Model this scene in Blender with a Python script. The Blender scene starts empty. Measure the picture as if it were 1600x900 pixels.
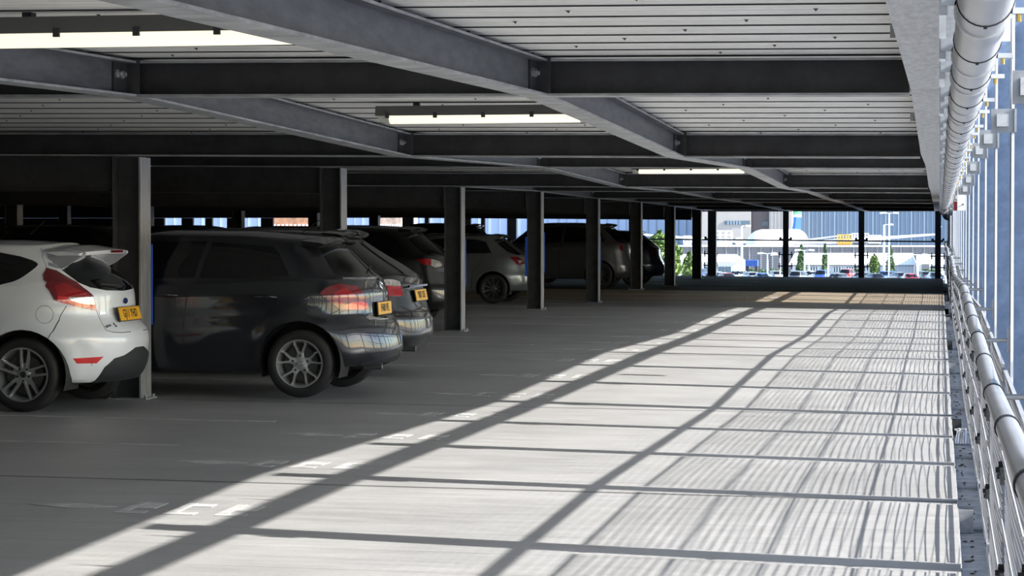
import bpy, bmesh, math, random
from mathutils import Vector, Matrix
random.seed(7)
C = bpy.context.scene.collection
PI = math.pi

# ---------------------------------------------------------------- materials
MATS = {}
def mat(name, col, rough=0.5, metal=0.0, noise=0.0, nscale=8.0, coat=0.0, emit=None, estr=0.0, spec=0.5, bump=0.0, stretch=(1, 1, 1), col2=None):
    if name in MATS: return MATS[name]
    m = bpy.data.materials.new(name); m.use_nodes = True
    nt = m.node_tree; b = nt.nodes['Principled BSDF']
    b.inputs['Base Color'].default_value = (*col, 1)
    b.inputs['Roughness'].default_value = rough
    b.inputs['Metallic'].default_value = metal
    b.inputs['Specular IOR Level'].default_value = spec
    b.inputs['Coat Weight'].default_value = coat
    b.inputs['Coat Roughness'].default_value = 0.03
    if emit:
        b.inputs['Emission Color'].default_value = (*emit, 1)
        b.inputs['Emission Strength'].default_value = estr
    if noise > 0 or bump > 0:
        tc = nt.nodes.new('ShaderNodeTexCoord'); mp = nt.nodes.new('ShaderNodeMapping')
        mp.inputs['Scale'].default_value = stretch
        nt.links.new(tc.outputs['Object'], mp.inputs['Vector'])
        n = nt.nodes.new('ShaderNodeTexNoise'); n.inputs['Scale'].default_value = nscale
        n.inputs['Detail'].default_value = 6; n.inputs['Roughness'].default_value = 0.65
        nt.links.new(mp.outputs[0], n.inputs['Vector'])
        if noise > 0:
            r = nt.nodes.new('ShaderNodeValToRGB')
            c2 = col2 if col2 else tuple(c * (1 - noise) for c in col)
            r.color_ramp.elements[0].position = 0.35; r.color_ramp.elements[1].position = 0.65
            r.color_ramp.elements[0].color = (*c2, 1)
            r.color_ramp.elements[1].color = (*[min(1, c * (1 + noise * 0.5)) for c in col], 1)
            nt.links.new(n.outputs['Fac'], r.inputs['Fac'])
            nt.links.new(r.outputs['Color'], b.inputs['Base Color'])
        if bump > 0:
            bp = nt.nodes.new('ShaderNodeBump'); bp.inputs['Strength'].default_value = bump
            bp.inputs['Distance'].default_value = 0.01
            nt.links.new(n.outputs['Fac'], bp.inputs['Height']); nt.links.new(bp.outputs[0], b.inputs['Normal'])
    MATS[name] = m
    return m

galv = mat('galvanised_steel', (0.36, 0.37, 0.39), 0.45, 0.55, 0.3, 9, bump=0.05)
galv_post = mat('galvanised_post', (0.20, 0.26, 0.37), 0.45, 0.3, 0.22, 14)
galv_light = mat('galvanised_bright', (0.62, 0.63, 0.65), 0.35, 0.6, 0.15, 12)
beam_m = mat('weathered_beam_steel', (0.36, 0.37, 0.375), 0.5, 0.35, 0.35, 5, stretch=(1, 1, 4))
dark_steel = mat('dark_steel', (0.035, 0.037, 0.04), 0.55, 0.3)
edge_m = mat('edge_beam_zinc', (0.46, 0.47, 0.48), 0.42, 0.5, 0.28, 6, stretch=(6, 1, 1))
deck_m = mat('ribbed_deck_steel', (0.78, 0.77, 0.735), 0.5, 0.15, 0.1, 3)
black_m = mat('black_rubber', (0.012, 0.012, 0.013), 0.7)
blue_m = mat('blue_guard', (0.03, 0.12, 0.62), 0.45)
pipe_m = mat('pipe_zinc', (0.50, 0.51, 0.52), 0.38, 0.35, 0.14, 7, stretch=(1, 0.2, 1))
rail_m = mat('stainless_rail', (0.50, 0.52, 0.55), 0.32, 0.6, 0.15, 5)
wire_m = mat('zinc_wire', (0.17, 0.17, 0.175), 0.5, 0.2)
white_m = mat('white_plastic', (0.75, 0.76, 0.76), 0.4)
brass_m = mat('brass', (0.55, 0.38, 0.12), 0.3, 0.9)
dirt_m = mat('gutter_concrete', (0.30, 0.31, 0.32), 0.8, 0, 0.35, 7)

# ---------------------------------------------------------------- mesh helper
class MB:
    def __init__(s):
        s.v = []; s.f = []; s.mi = []
    def poly(s, pts, mi=0):
        b = len(s.v); s.v += [tuple(p) for p in pts]; s.f.append(tuple(range(b, b + len(pts)))); s.mi.append(mi)
    def hexa(s, p, mi=0):  # 8 points: bottom 4 then top 4
        b = len(s.v); s.v += [tuple(q) for q in p]
        for f in ((3, 2, 1, 0), (4, 5, 6, 7), (0, 1, 5, 4), (1, 2, 6, 5), (2, 3, 7, 6), (3, 0, 4, 7)):
            s.f.append(tuple(b + i for i in f)); s.mi.append(mi)
    def box(s, x0, x1, y0, y1, z0, z1, mi=0):
        s.hexa([(x0, y0, z0), (x1, y0, z0), (x1, y1, z0), (x0, y1, z0), (x0, y0, z1), (x1, y0, z1), (x1, y1, z1), (x0, y1, z1)], mi)
    def sweep(s, prof, a, b, mi=0, caps=True):
        """closed profile of (u,w) swept from frame a to frame b; a,b = functions (u,w)->point"""
        n = len(prof); base = len(s.v)
        s.v += [tuple(a(u, w)) for u, w in prof] + [tuple(b(u, w)) for u, w in prof]
        for i in range(n):
            j = (i + 1) % n
            s.f.append((base + i, base + j, base + n + j, base + n + i)); s.mi.append(mi)
        if caps:
            s.f.append(tuple(base + i for i in range(n))[::-1]); s.f.append(tuple(base + n + i for i in range(n))); s.mi += [mi, mi]
    def tube(s, pts, r, n=8, mi=0, caps=True):
        pts = [Vector(p) for p in pts]; base = len(s.v); m = len(pts)
        rs = r if isinstance(r, (list, tuple)) else [r] * m
        for i, p in enumerate(pts):
            t = (pts[min(i + 1, m - 1)] - pts[max(i - 1, 0)]).normalized()
            up = Vector((0, 0, 1)) if abs(t.z) < 0.95 else Vector((1, 0, 0))
            a = t.cross(up).normalized(); b = a.cross(t)
            for k in range(n):
                q = 2 * PI * (k + 0.5) / n
                s.v.append(tuple(p + a * math.cos(q) * rs[i] + b * math.sin(q) * rs[i]))
        for i in range(m - 1):
            for k in range(n):
                j = (k + 1) % n
                s.f.append((base + i * n + k, base + i * n + j, base + (i + 1) * n + j, base + (i + 1) * n + k)); s.mi.append(mi)
        if caps:
            s.f.append(tuple(base + k for k in range(n))[::-1]); s.f.append(tuple(base + (m - 1) * n + k for k in range(n))); s.mi += [mi, mi]
    def ring(s, c, r0, r1, ax, h, n=20, mi=0):
        """flat collar: annulus between r0 and r1 of thickness h about axis ax ('x','y')"""
        c = Vector(c); A = {'y': (Vector((1, 0, 0)), Vector((0, 0, 1)), Vector((0, 1, 0))), 'x': (Vector((0, 1, 0)), Vector((0, 0, 1)), Vector((1, 0, 0))), 'z': (Vector((1, 0, 0)), Vector((0, 1, 0)), Vector((0, 0, 1)))}[ax]
        base = len(s.v)
        for k in range(n):
            q = 2 * PI * k / n; d = A[0] * math.cos(q) + A[1] * math.sin(q)
            for rr, hh in ((r0, -h / 2), (r1, -h / 2), (r1, h / 2), (r0, h / 2)):
                s.v.append(tuple(c + d * rr + A[2] * hh))
        for k in range(n):
            j = (k + 1) % n
            for e in range(4):
                g = (e + 1) % 4
                s.f.append((base + 4 * k + e, base + 4 * k + g, base + 4 * j + g, base + 4 * j + e)); s.mi.append(mi)
    def build(s, name, mats, parent=None, smooth=False, loc=None, fixn=True):
        me = bpy.data.meshes.new(name); me.from_pydata(s.v, [], s.f)
        if not isinstance(mats, (list, tuple)): mats = [mats]
        for m in mats: me.materials.append(m)
        for p, i in zip(me.polygons, s.mi): p.material_index = i
        if fixn:
            bm = bmesh.new(); bm.from_mesh(me); bmesh.ops.recalc_face_normals(bm, faces=bm.faces); bm.to_mesh(me); bm.free()
        if smooth:
            for p in me.polygons: p.use_smooth = True
            try: me.set_sharp_from_angle(angle=math.radians(40))
            except Exception: pass
        o = bpy.data.objects.new(name, me); C.objects.link(o)
        if parent: o.parent = parent
        if loc: o.location = loc
        return o

def tag(o, label=None, cat=None, group=None, kind=None):
    if label: o['label'] = label
    if cat: o['category'] = cat
    if group: o['group'] = group
    if kind: o['kind'] = kind
    return o
def empty(name, loc=(0, 0, 0), rz=0.0):
    o = bpy.data.objects.new(name, None); C.objects.link(o); o.location = loc; o.rotation_euler = (0, 0, rz)
    o.empty_display_size = 0.1
    return o
def copy_tree(o, parent=None):
    c = o.copy(); C.objects.link(c); c.parent = parent
    for k in ('label', 'category', 'group', 'kind'):
        pass
    for ch in o.children: copy_tree(ch, c)
    return c

# ---------------------------------------------------------------- site geometry (metres): X across, Y along the aisle
BAY = 7.2; Y1 = 20.35; COLX = -6.97; YEND = 75.55; XL = -36.0; XR = 0.10; Y0 = -8.45
def yn(n): return Y1 + BAY * (n - 1)
def interp(tab, x):
    if x <= tab[0][0]: return tab[0][1]
    for (a, b), (c, d) in zip(tab, tab[1:]):
        if x <= c: return b + (d - b) * (x - a) / (c - a)
    return tab[-1][1]
FL = {-3: 0.0, -2: .09, -1: 0.0, 0: .085, 1: 0.0, 2: .09, 3: .005, 4: .09, 5: .0, 6: .09, 7: .01, 8: .06, 9: .06}
CE = {-3: .66, -2: .70, -1: .67, 0: .785, 1: .66, 2: .75, 3: .65, 4: .695, 5: .665, 6: .675, 7: .65, 8: .62, 9: .62}
FT = sorted((yn(n), z) for n, z in FL.items()); CT = sorted((yn(n), z) for n, z in CE.items())
FALL = 0.008
def zf(x, y): return interp(FT, y) - FALL * (x - COLX)
def zc(x, y): return 1.505 + interp(CT, y) - FALL * (x - COLX)   # underside of the steel beams
SUNE=8.6; SKYS=.32; EXPO=0.72
# ---------------------------------------------------------------- floor
def concrete():
    m = bpy.data.materials.new('worn_concrete_deck'); m.use_nodes = True
    nt = m.node_tree; N = nt.nodes; Lk = nt.links; b = N['Principled BSDF']
    geo = N.new('ShaderNodeNewGeometry'); sep = N.new('ShaderNodeSeparateXYZ'); Lk.new(geo.outputs['Position'], sep.inputs[0])
    def math_(op, a, bb=None, c=None):
        n = N.new('ShaderNodeMath'); n.operation = op
        for i, v in enumerate((a, bb, c)):
            if v is None: continue
            if isinstance(v, (int, float)): n.inputs[i].default_value = v
            else: Lk.new(v, n.inputs[i])
        return n.outputs[0]
    def noise(scale, st=(1, 1, 1), det=6):
        mp = N.new('ShaderNodeMapping'); mp.inputs['Scale'].default_value = st; Lk.new(geo.outputs['Position'], mp.inputs['Vector'])
        n = N.new('ShaderNodeTexNoise'); n.inputs['Scale'].default_value = scale; n.inputs['Detail'].default_value = det; n.inputs['Roughness'].default_value = .65
        Lk.new(mp.outputs[0], n.inputs['Vector']); return n.outputs['Fac']
    y = sep.outputs['Y']
    def lines(pitch, off, w):
        t = math_('FRACT', math_('DIVIDE', math_('SUBTRACT', y, off), pitch))
        t = math_('MULTIPLY', math_('MINIMUM', t, math_('SUBTRACT', 1.0, t)), pitch)
        return math_('SMOOTH_MIN', 1.0, math_('DIVIDE', t, w), 0.0)
    fine = lines(0.6, Y1, 0.016); big = lines(7.2, Y1, 0.045)
    n1 = noise(0.6); n2 = noise(6.0, (0.25, 1.6, 1)); n3 = noise(40.0, det=3)
    tone = math_('ADD', math_('MULTIPLY', n1, 0.55), math_('MULTIPLY', n2, 0.45))
    cr = N.new('ShaderNodeValToRGB'); cr.color_ramp.elements[0].position = .35; cr.color_ramp.elements[1].position = .68
    cr.color_ramp.elements[0].color = (0.265, 0.262, 0.255, 1); cr.color_ramp.elements[1].color = (0.41, 0.405, 0.395, 1)
    Lk.new(tone, cr.inputs['Fac'])
    # the last bays: a tan coating, then the far band's shade painted dark
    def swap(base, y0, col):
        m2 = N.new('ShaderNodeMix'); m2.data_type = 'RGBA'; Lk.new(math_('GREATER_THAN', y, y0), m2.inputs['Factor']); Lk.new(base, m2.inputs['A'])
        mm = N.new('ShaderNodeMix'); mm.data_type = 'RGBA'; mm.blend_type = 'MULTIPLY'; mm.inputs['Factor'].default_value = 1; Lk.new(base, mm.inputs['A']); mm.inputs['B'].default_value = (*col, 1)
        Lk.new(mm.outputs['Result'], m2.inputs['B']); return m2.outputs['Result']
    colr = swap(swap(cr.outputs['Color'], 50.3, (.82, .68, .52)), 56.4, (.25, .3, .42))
    k = math_('MULTIPLY', math_('ADD', math_('MULTIPLY', fine, .2), .8), math_('ADD', math_('MULTIPLY', big, .85), .15))
    k = math_('MULTIPLY', k, math_('ADD', math_('MULTIPLY', n3, .16), .92))
    mx = N.new('ShaderNodeMix'); mx.data_type = 'RGBA'; mx.blend_type = 'MULTIPLY'; mx.inputs['Factor'].default_value = 1
    Lk.new(colr, mx.inputs['A']); Lk.new(k, mx.inputs['B'])
    Lk.new(mx.outputs['Result'], b.inputs['Base Color'])
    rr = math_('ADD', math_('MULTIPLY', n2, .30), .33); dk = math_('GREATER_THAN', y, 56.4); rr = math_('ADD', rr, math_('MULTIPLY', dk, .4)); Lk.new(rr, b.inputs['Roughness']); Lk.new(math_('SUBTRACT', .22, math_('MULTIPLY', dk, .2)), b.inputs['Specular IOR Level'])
    b.inputs['Specular IOR Level'].default_value = 0.22
    bp = N.new('ShaderNodeBump'); bp.inputs['Strength'].default_value = .12; bp.inputs['Distance'].default_value = .008
    Lk.new(n3, bp.inputs['Height']); Lk.new(bp.outputs[0], b.inputs['Normal'])
    return m
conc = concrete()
mb = MB()
ys = [Y0] + [yn(n) for n in range(-2, 9)] + [YEND]
for a, b in zip(ys, ys[1:]):
    mb.hexa([(XL, a, zf(XL, a) - .14), (XR, a, zf(XR, a) - .14), (XR, b, zf(XR, b) - .14), (XL, b, zf(XL, b) - .14),
             (XL, a, zf(XL, a)), (XR, a, zf(XR, a)), (XR, b, zf(XR, b)), (XL, b, zf(XL, b))])
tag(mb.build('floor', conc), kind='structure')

# ---------------------------------------------------------------- ribbed ceiling deck
BD = 0.225
mb = MB(); y = Y0; PT = 0.60
while y < YEND - .01:
    ye = min(y + PT, YEND)
    prof = [(0, 0), (.06, 0), (.064, .006), (.08, .006), (.084, 0), (.16, 0), (.164, .006), (.18, .006), (.184, 0), (.30, 0), (.304, .01), (.33, .01), (.334, 0), (.42, 0), (.424, .006), (.44, .006), (.444, 0), (.52, 0), (.524, .006), (.54, .006), (.544, 0), (.575, 0), (.5752, -.007), (.598, -.007), (.6, 0)]
    for (a, za), (b, zb) in zip(prof, prof[1:]):
        p = min(y + a, ye); q = min(y + b, ye)
        if q - p < 1e-5: continue
        mb.poly([(XL, p, zc(XL, p) + BD + za), (0.02, p, zc(0.02, p) + BD + za), (0.02, q, zc(0.02, q) + BD + zb), (XL, q, zc(XL, q) + BD + zb)], 1 if abs(a - .575) < 1e-6 else 0)  # front face of each rib dark: seam shade put into the colour
    if y < 40:
        k = int(round((y - Y0) / PT)); x = -0.5 - (k % 3) * .33
        while x > -14:
            z = zc(x, y + .23) + BD
            mb.poly([(x - .011, y + .23, z - .002), (x + .011, y + .23, z - .002), (x, y + .258, z - .012)], 1)
            mb.poly([(x - .011, y + .23, z - .002), (x, y + .258, z - .012), (x, y + .23, z - .002)], 1)
            x -= 1.02
    y = ye
mb.poly([(XL - .3, Y0 - .3, 2.62), (0.03, Y0 - .3, 2.62), (0.03, YEND + .25, 2.62), (XL - .3, YEND + .25, 2.62)], 0)
tag(mb.build('ceiling', [deck_m, dark_steel], fixn=False), kind='structure')
# concrete slab edge over the facade
def wall(name, x0, x1, y0, y1, z0, z1, m=None):
    b = MB(); b.box(x0, x1, y0, y1, z0, z1); return tag(b.build(name, m or wall_m), kind='structure')
wall_m = mat('dark_blockwork', (0.10, 0.10, 0.10), 0.8, 0, .2, 4)
wall('wall_left', XL - .25, XL, Y0, YEND, -1, 2.6)
wall('wall_back', XL - .25, 0.0, Y0 - .25, Y0, -1, 2.6)

# ---------------------------------------------------------------- steel I beams
def iprof(w, h, tf=.013, tw=.009):
    w /= 2; tw /= 2
    return [(-w, 0), (w, 0), (w, tf), (tw, tf), (tw, h - tf), (w, h - tf), (w, h), (-w, h), (-w, h - tf), (-tw, h - tf), (-tw, tf), (-w, tf)]
ORD = ['first', 'second', 'third', 'fourth', 'fifth', 'sixth', 'seventh', 'eighth', 'ninth', 'tenth']
cross_lab = {0: 'nearest fully visible steel cross beam, running above the white hatchback', 1: 'cross beam resting on the column between the white and dark grey hatchbacks'}
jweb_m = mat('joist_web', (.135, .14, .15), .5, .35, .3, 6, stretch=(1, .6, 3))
web_m = mat('shaded_beam_web', (0.045, 0.045, 0.047), .55, .2, .3, 5)  # shade on the beam webs painted in as a dark tone
for n in range(-3, 9):
    Y = yn(n) + (.12 if n == -3 else 0); mb = MB(); p = iprof(.17, BD - .022)
    xe = -.165
    mb.sweep(p, lambda u, w: (xe, Y + u, zc(xe, Y) + w), lambda u, w: (XL + .01, Y + u, zc(XL, Y) + w))
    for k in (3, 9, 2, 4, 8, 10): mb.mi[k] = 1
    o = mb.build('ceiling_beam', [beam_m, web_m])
    lab = cross_lab.get(n) or ('galvanised steel cross beam over the %s column from the camera' % ORD[n - 1] if n > 1 else 'steel cross beam above the camera position')
    tag(o, lab, 'beam', 'steel cross beams under the deck', 'thing')
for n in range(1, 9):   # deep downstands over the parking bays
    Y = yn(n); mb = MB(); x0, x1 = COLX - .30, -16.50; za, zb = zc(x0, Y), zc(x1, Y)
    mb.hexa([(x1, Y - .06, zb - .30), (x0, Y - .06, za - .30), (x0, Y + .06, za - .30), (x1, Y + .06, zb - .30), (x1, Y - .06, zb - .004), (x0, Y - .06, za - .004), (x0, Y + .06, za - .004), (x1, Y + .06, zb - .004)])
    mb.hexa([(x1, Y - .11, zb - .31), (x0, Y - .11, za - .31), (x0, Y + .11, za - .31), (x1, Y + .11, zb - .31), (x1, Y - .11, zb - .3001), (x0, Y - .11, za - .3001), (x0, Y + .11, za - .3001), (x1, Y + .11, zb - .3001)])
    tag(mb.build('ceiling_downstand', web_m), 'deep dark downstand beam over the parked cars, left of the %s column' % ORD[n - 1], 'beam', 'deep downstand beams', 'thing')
# longitudinal beams
LX = [-2.22, -4.6, -9.4, -11.8, -14.2, -16.92, -19.4, -21.9, -24.3, -26.8, -29.2, -31.6, -34.0]
def plate_mesh(sx):
    m = MB(); m.box(0, .012, -.012, 0, .016, .2)
    for k in (0, 1):
        m.ring((-.045 - .05 * k, -.11, 0.12), 0.0, .0001, 'y', .001, 4)
    return m
for li, x in enumerate(LX + [COLX - .13]):
    for n in range(-3, 9):
        ya = yn(n) + .010 + (.12 if n == -3 else 0); yb = (yn(n + 1) if n < 8 else YEND - .1) - .010
        if li > 6 and n < 3: continue
        mb = MB(); p = iprof(.15, BD - .022, .013, .012)
        # bottom flange butts the cross beams; web stops clear of their flanges
        mb.sweep(p, lambda u, w: (x + u, ya + .081, zc(x, ya) + w), lambda u, w: (x + u, yb - .081, zc(x, yb) + w))
        if x > COLX - .2 and n < 6:   # fin plate and two bolts at the far end, stub at both webs
            z = zc(x, yb)
            mb.box(x + .006, x + .018, yb - .30, yb - .082, z + .02, z + .205)
            for k in (0, 1):
                bx = x + .018; by = yb - .17 - .085 * k
                mb.tube([(bx, by, z + .12), (bx + .012, by, z + .12)], .024, 10)
                mb.tube([(bx + .012, by, z + .12), (bx + .03, by, z + .12)], .013, 6)
            mb.box(x - .075, x + .095, yb - .0815, yb - .076, z + .013, z + .212)
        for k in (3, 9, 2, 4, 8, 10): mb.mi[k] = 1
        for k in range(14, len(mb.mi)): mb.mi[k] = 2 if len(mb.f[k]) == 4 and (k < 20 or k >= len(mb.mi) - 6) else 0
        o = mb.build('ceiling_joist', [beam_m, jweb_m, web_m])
        names = {-2.22: 'between the aisle lamps and the right-hand facade', -4.6: 'on the car side of the aisle lamps'}
        if x == COLX - .13: where = 'along the column line'
        elif x in names: where = 'one row ' + ('nearest the facade rail' if x == -2.22 else 'in over the middle of the aisle')
        else: where = 'deep over the parked cars'
        if n < 1: dep = 'before the first column'
        elif n < 8: dep = 'starting at the %s column' % ORD[n - 1]
        else: dep = 'at the far open end'
        tag(o, 'steel joist %s, %s' % (where, dep), 'beam', 'steel joists', 'thing')
def EB(y): return zc(0, y) + .035
# edge beam: flat zinc soffit along the open side
for n in range(-3, 9):
    ya = yn(n) + .002; yb = (yn(n + 1) if n < 8 else YEND - .2) - .002; mb = MB()
    mb.hexa([(-.158, ya, EB(ya)), (.012, ya, EB(ya)), (.012, yb, EB(yb)), (-.158, yb, EB(yb)),
             (-.158, ya, EB(ya) + .02), (.012, ya, EB(ya) + .02), (.012, yb, EB(yb) + .02), (-.158, yb, EB(yb) + .02)])
    mb.hexa([(-.01, ya, EB(ya) + .02), (.012, ya, EB(ya) + .02), (.012, yb, EB(yb) + .02), (-.01, yb, EB(yb) + .02),
             (-.01, ya, EB(ya) + .42), (.012, ya, EB(ya) + .42), (.012, yb, EB(yb) + .42), (-.01, yb, EB(yb) + .42)])
    mb.hexa([(.013, ya, EB(ya) + .27), (.25, ya, EB(ya) + .27), (.25, yb, EB(yb) + .27), (.013, yb, EB(yb) + .27), (.013, ya, EB(ya) + .29), (.25, ya, EB(ya) + .29), (.25, yb, EB(yb) + .29), (.013, yb, EB(yb) + .29)])
    if n < 5:
        for k in (0, 1):   # deck fixing cleat
            yy = ya + 1.6 + 2.9 * k; zz = zc(-.2, yy) + BD - .05
            mb.box(-.215, -.16, yy, yy + .012, zz - .03, zz + .03)
            mb.tube([(-.19, yy - .01, zz), (-.19, yy, zz)], .012, 8)
    dep = 'nearest the camera' if n < 0 else 'leading up to the %s column line' % ORD[n] if n < 8 else 'at the far open end'
    tag(mb.build('ceiling_edge_beam', edge_m), 'flat zinc edge beam above the white drainpipe, length ' + dep, 'beam', 'edge beam lengths', 'thing')

# ---------------------------------------------------------------- columns
col_m = mat('column_steel', (0.34, 0.35, 0.36), 0.5, 0.3, .35, 4, stretch=(3, 3, .5))
cweb_m = mat('shaded_column_web', (.07, .072, .075), .55, .2, .3, 5)  # shade in the column recess put into a darker web colour
def column(x, Y, blue, lab, group):
    t = empty('steel_column', (x, Y, zf(x, Y)))
    tag(t, lab, 'column', group, 'thing')
    h = zc(x - .13, Y) - zf(x, Y) - .012
    mb = MB(); w = .14; d = .26; tf = .016; tw = .006
    prof = [(0, -w), (0, w), (-tf, w), (-tf, tw), (-d + tf, tw), (-d + tf, w), (-d, w), (-d, -w), (-d + tf, -w), (-d + tf, -tw), (-tf, -tw), (-tf, -w)]
    mb.sweep(prof, lambda u, v: (u, v, .015), lambda u, v: (u, v, h))
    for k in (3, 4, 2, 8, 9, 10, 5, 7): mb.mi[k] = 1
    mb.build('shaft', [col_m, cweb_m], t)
    mb = MB(); mb.box(-d - .05, .05, -w - .012, w + .012, 0, .016)
    for bx in (-d - .03, .03):
        for by in (-w + .03, w - .03): mb.tube([(bx, by, .016), (bx, by, .04)], .014, 6)
    mb.build('base_plate', col_m, t)
    if blue:
        mb = MB(); mb.box(-.03, .012, w + .002, w + .02, .66, 1.38); tag(mb.build('corner_guard', blue_m, t), 'blue protective strip')
        if blue > 1:
            mb = MB(); mb.box(-d - .03, -d + .012, -w - .02, -w - .002, .60, 1.3); tag(mb.build('corner_guard', blue_m, t), 'blue protective strip')
    return t
where = {0: 'standing just outside the frame before the white hatchback', 1: 'between the white hatchback and the dark grey hatchback', 2: 'rising behind the roof of the dark grey hatchback',
         3: 'fully visible to its base, cutting off the black hatchback tail', 4: 'covering the tail of the silver hatchback', 5: 'in front of the rear door of the grey crossover',
         6: 'just right of the tail of the grey crossover', 7: 'standing in front of the green tree', 8: 'next to last, at the dark far end of the floor'}
for n in range(0, 9):
    column(COLX, yn(n), {1: 1, 2: 1, 3: 1, 4: 2, 5: 1}.get(n, 0), 'grey steel column ' + where[n], 'columns along the aisle')
column(COLX + .05, YEND - .5, 0, 'last grey steel column of the row, against the far railing', 'columns along the aisle')
for x, nm in ((-16.8, 'behind the parked cars'), (-24.0, 'in the dark row deep inside the deck')):
    for n in range(2, 9):
        column(x, yn(n), 0, 'dark steel column ' + nm, 'columns ' + nm)

# ---------------------------------------------------------------- far end facade
def px_x(px, Y=YEND):
    a = (1468 - px) * 2.6435e-4
    return -a * .98428 * Y / (1 - .1766 * a)
# deep header over the left part, solid piers between openings
wall('wall_header', XL, -7.6, YEND + .06, YEND + .2, 1.915, 2.6)
wall('wall_header_aisle', -7.6, .2, YEND + .06, YEND + .2, 2.10, 2.6)
holes = [(222, 235), (256, 283), (301, 320), (331, 354), (378, 407), (426, 495), (540, 576), (587, 628), (645, 663), (669, 695), (735, 751), (757, 792), (806, 982)]
mb = MB(); prev = XL
for a, b in holes:
    xa = px_x(a); xb = px_x(b)
    mb.box(prev, xa, YEND + .06, YEND + .2, -.2, 1.913); prev = xb
    if b < 640: mb.box(xa, xb, YEND + .06, YEND + .2, -.2, 1.50)
mb.box(prev, prev + .35, YEND + .06, YEND + .2, -.2, 1.913)
tag(mb.build('wall_far', wall_m), kind='structure')
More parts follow.
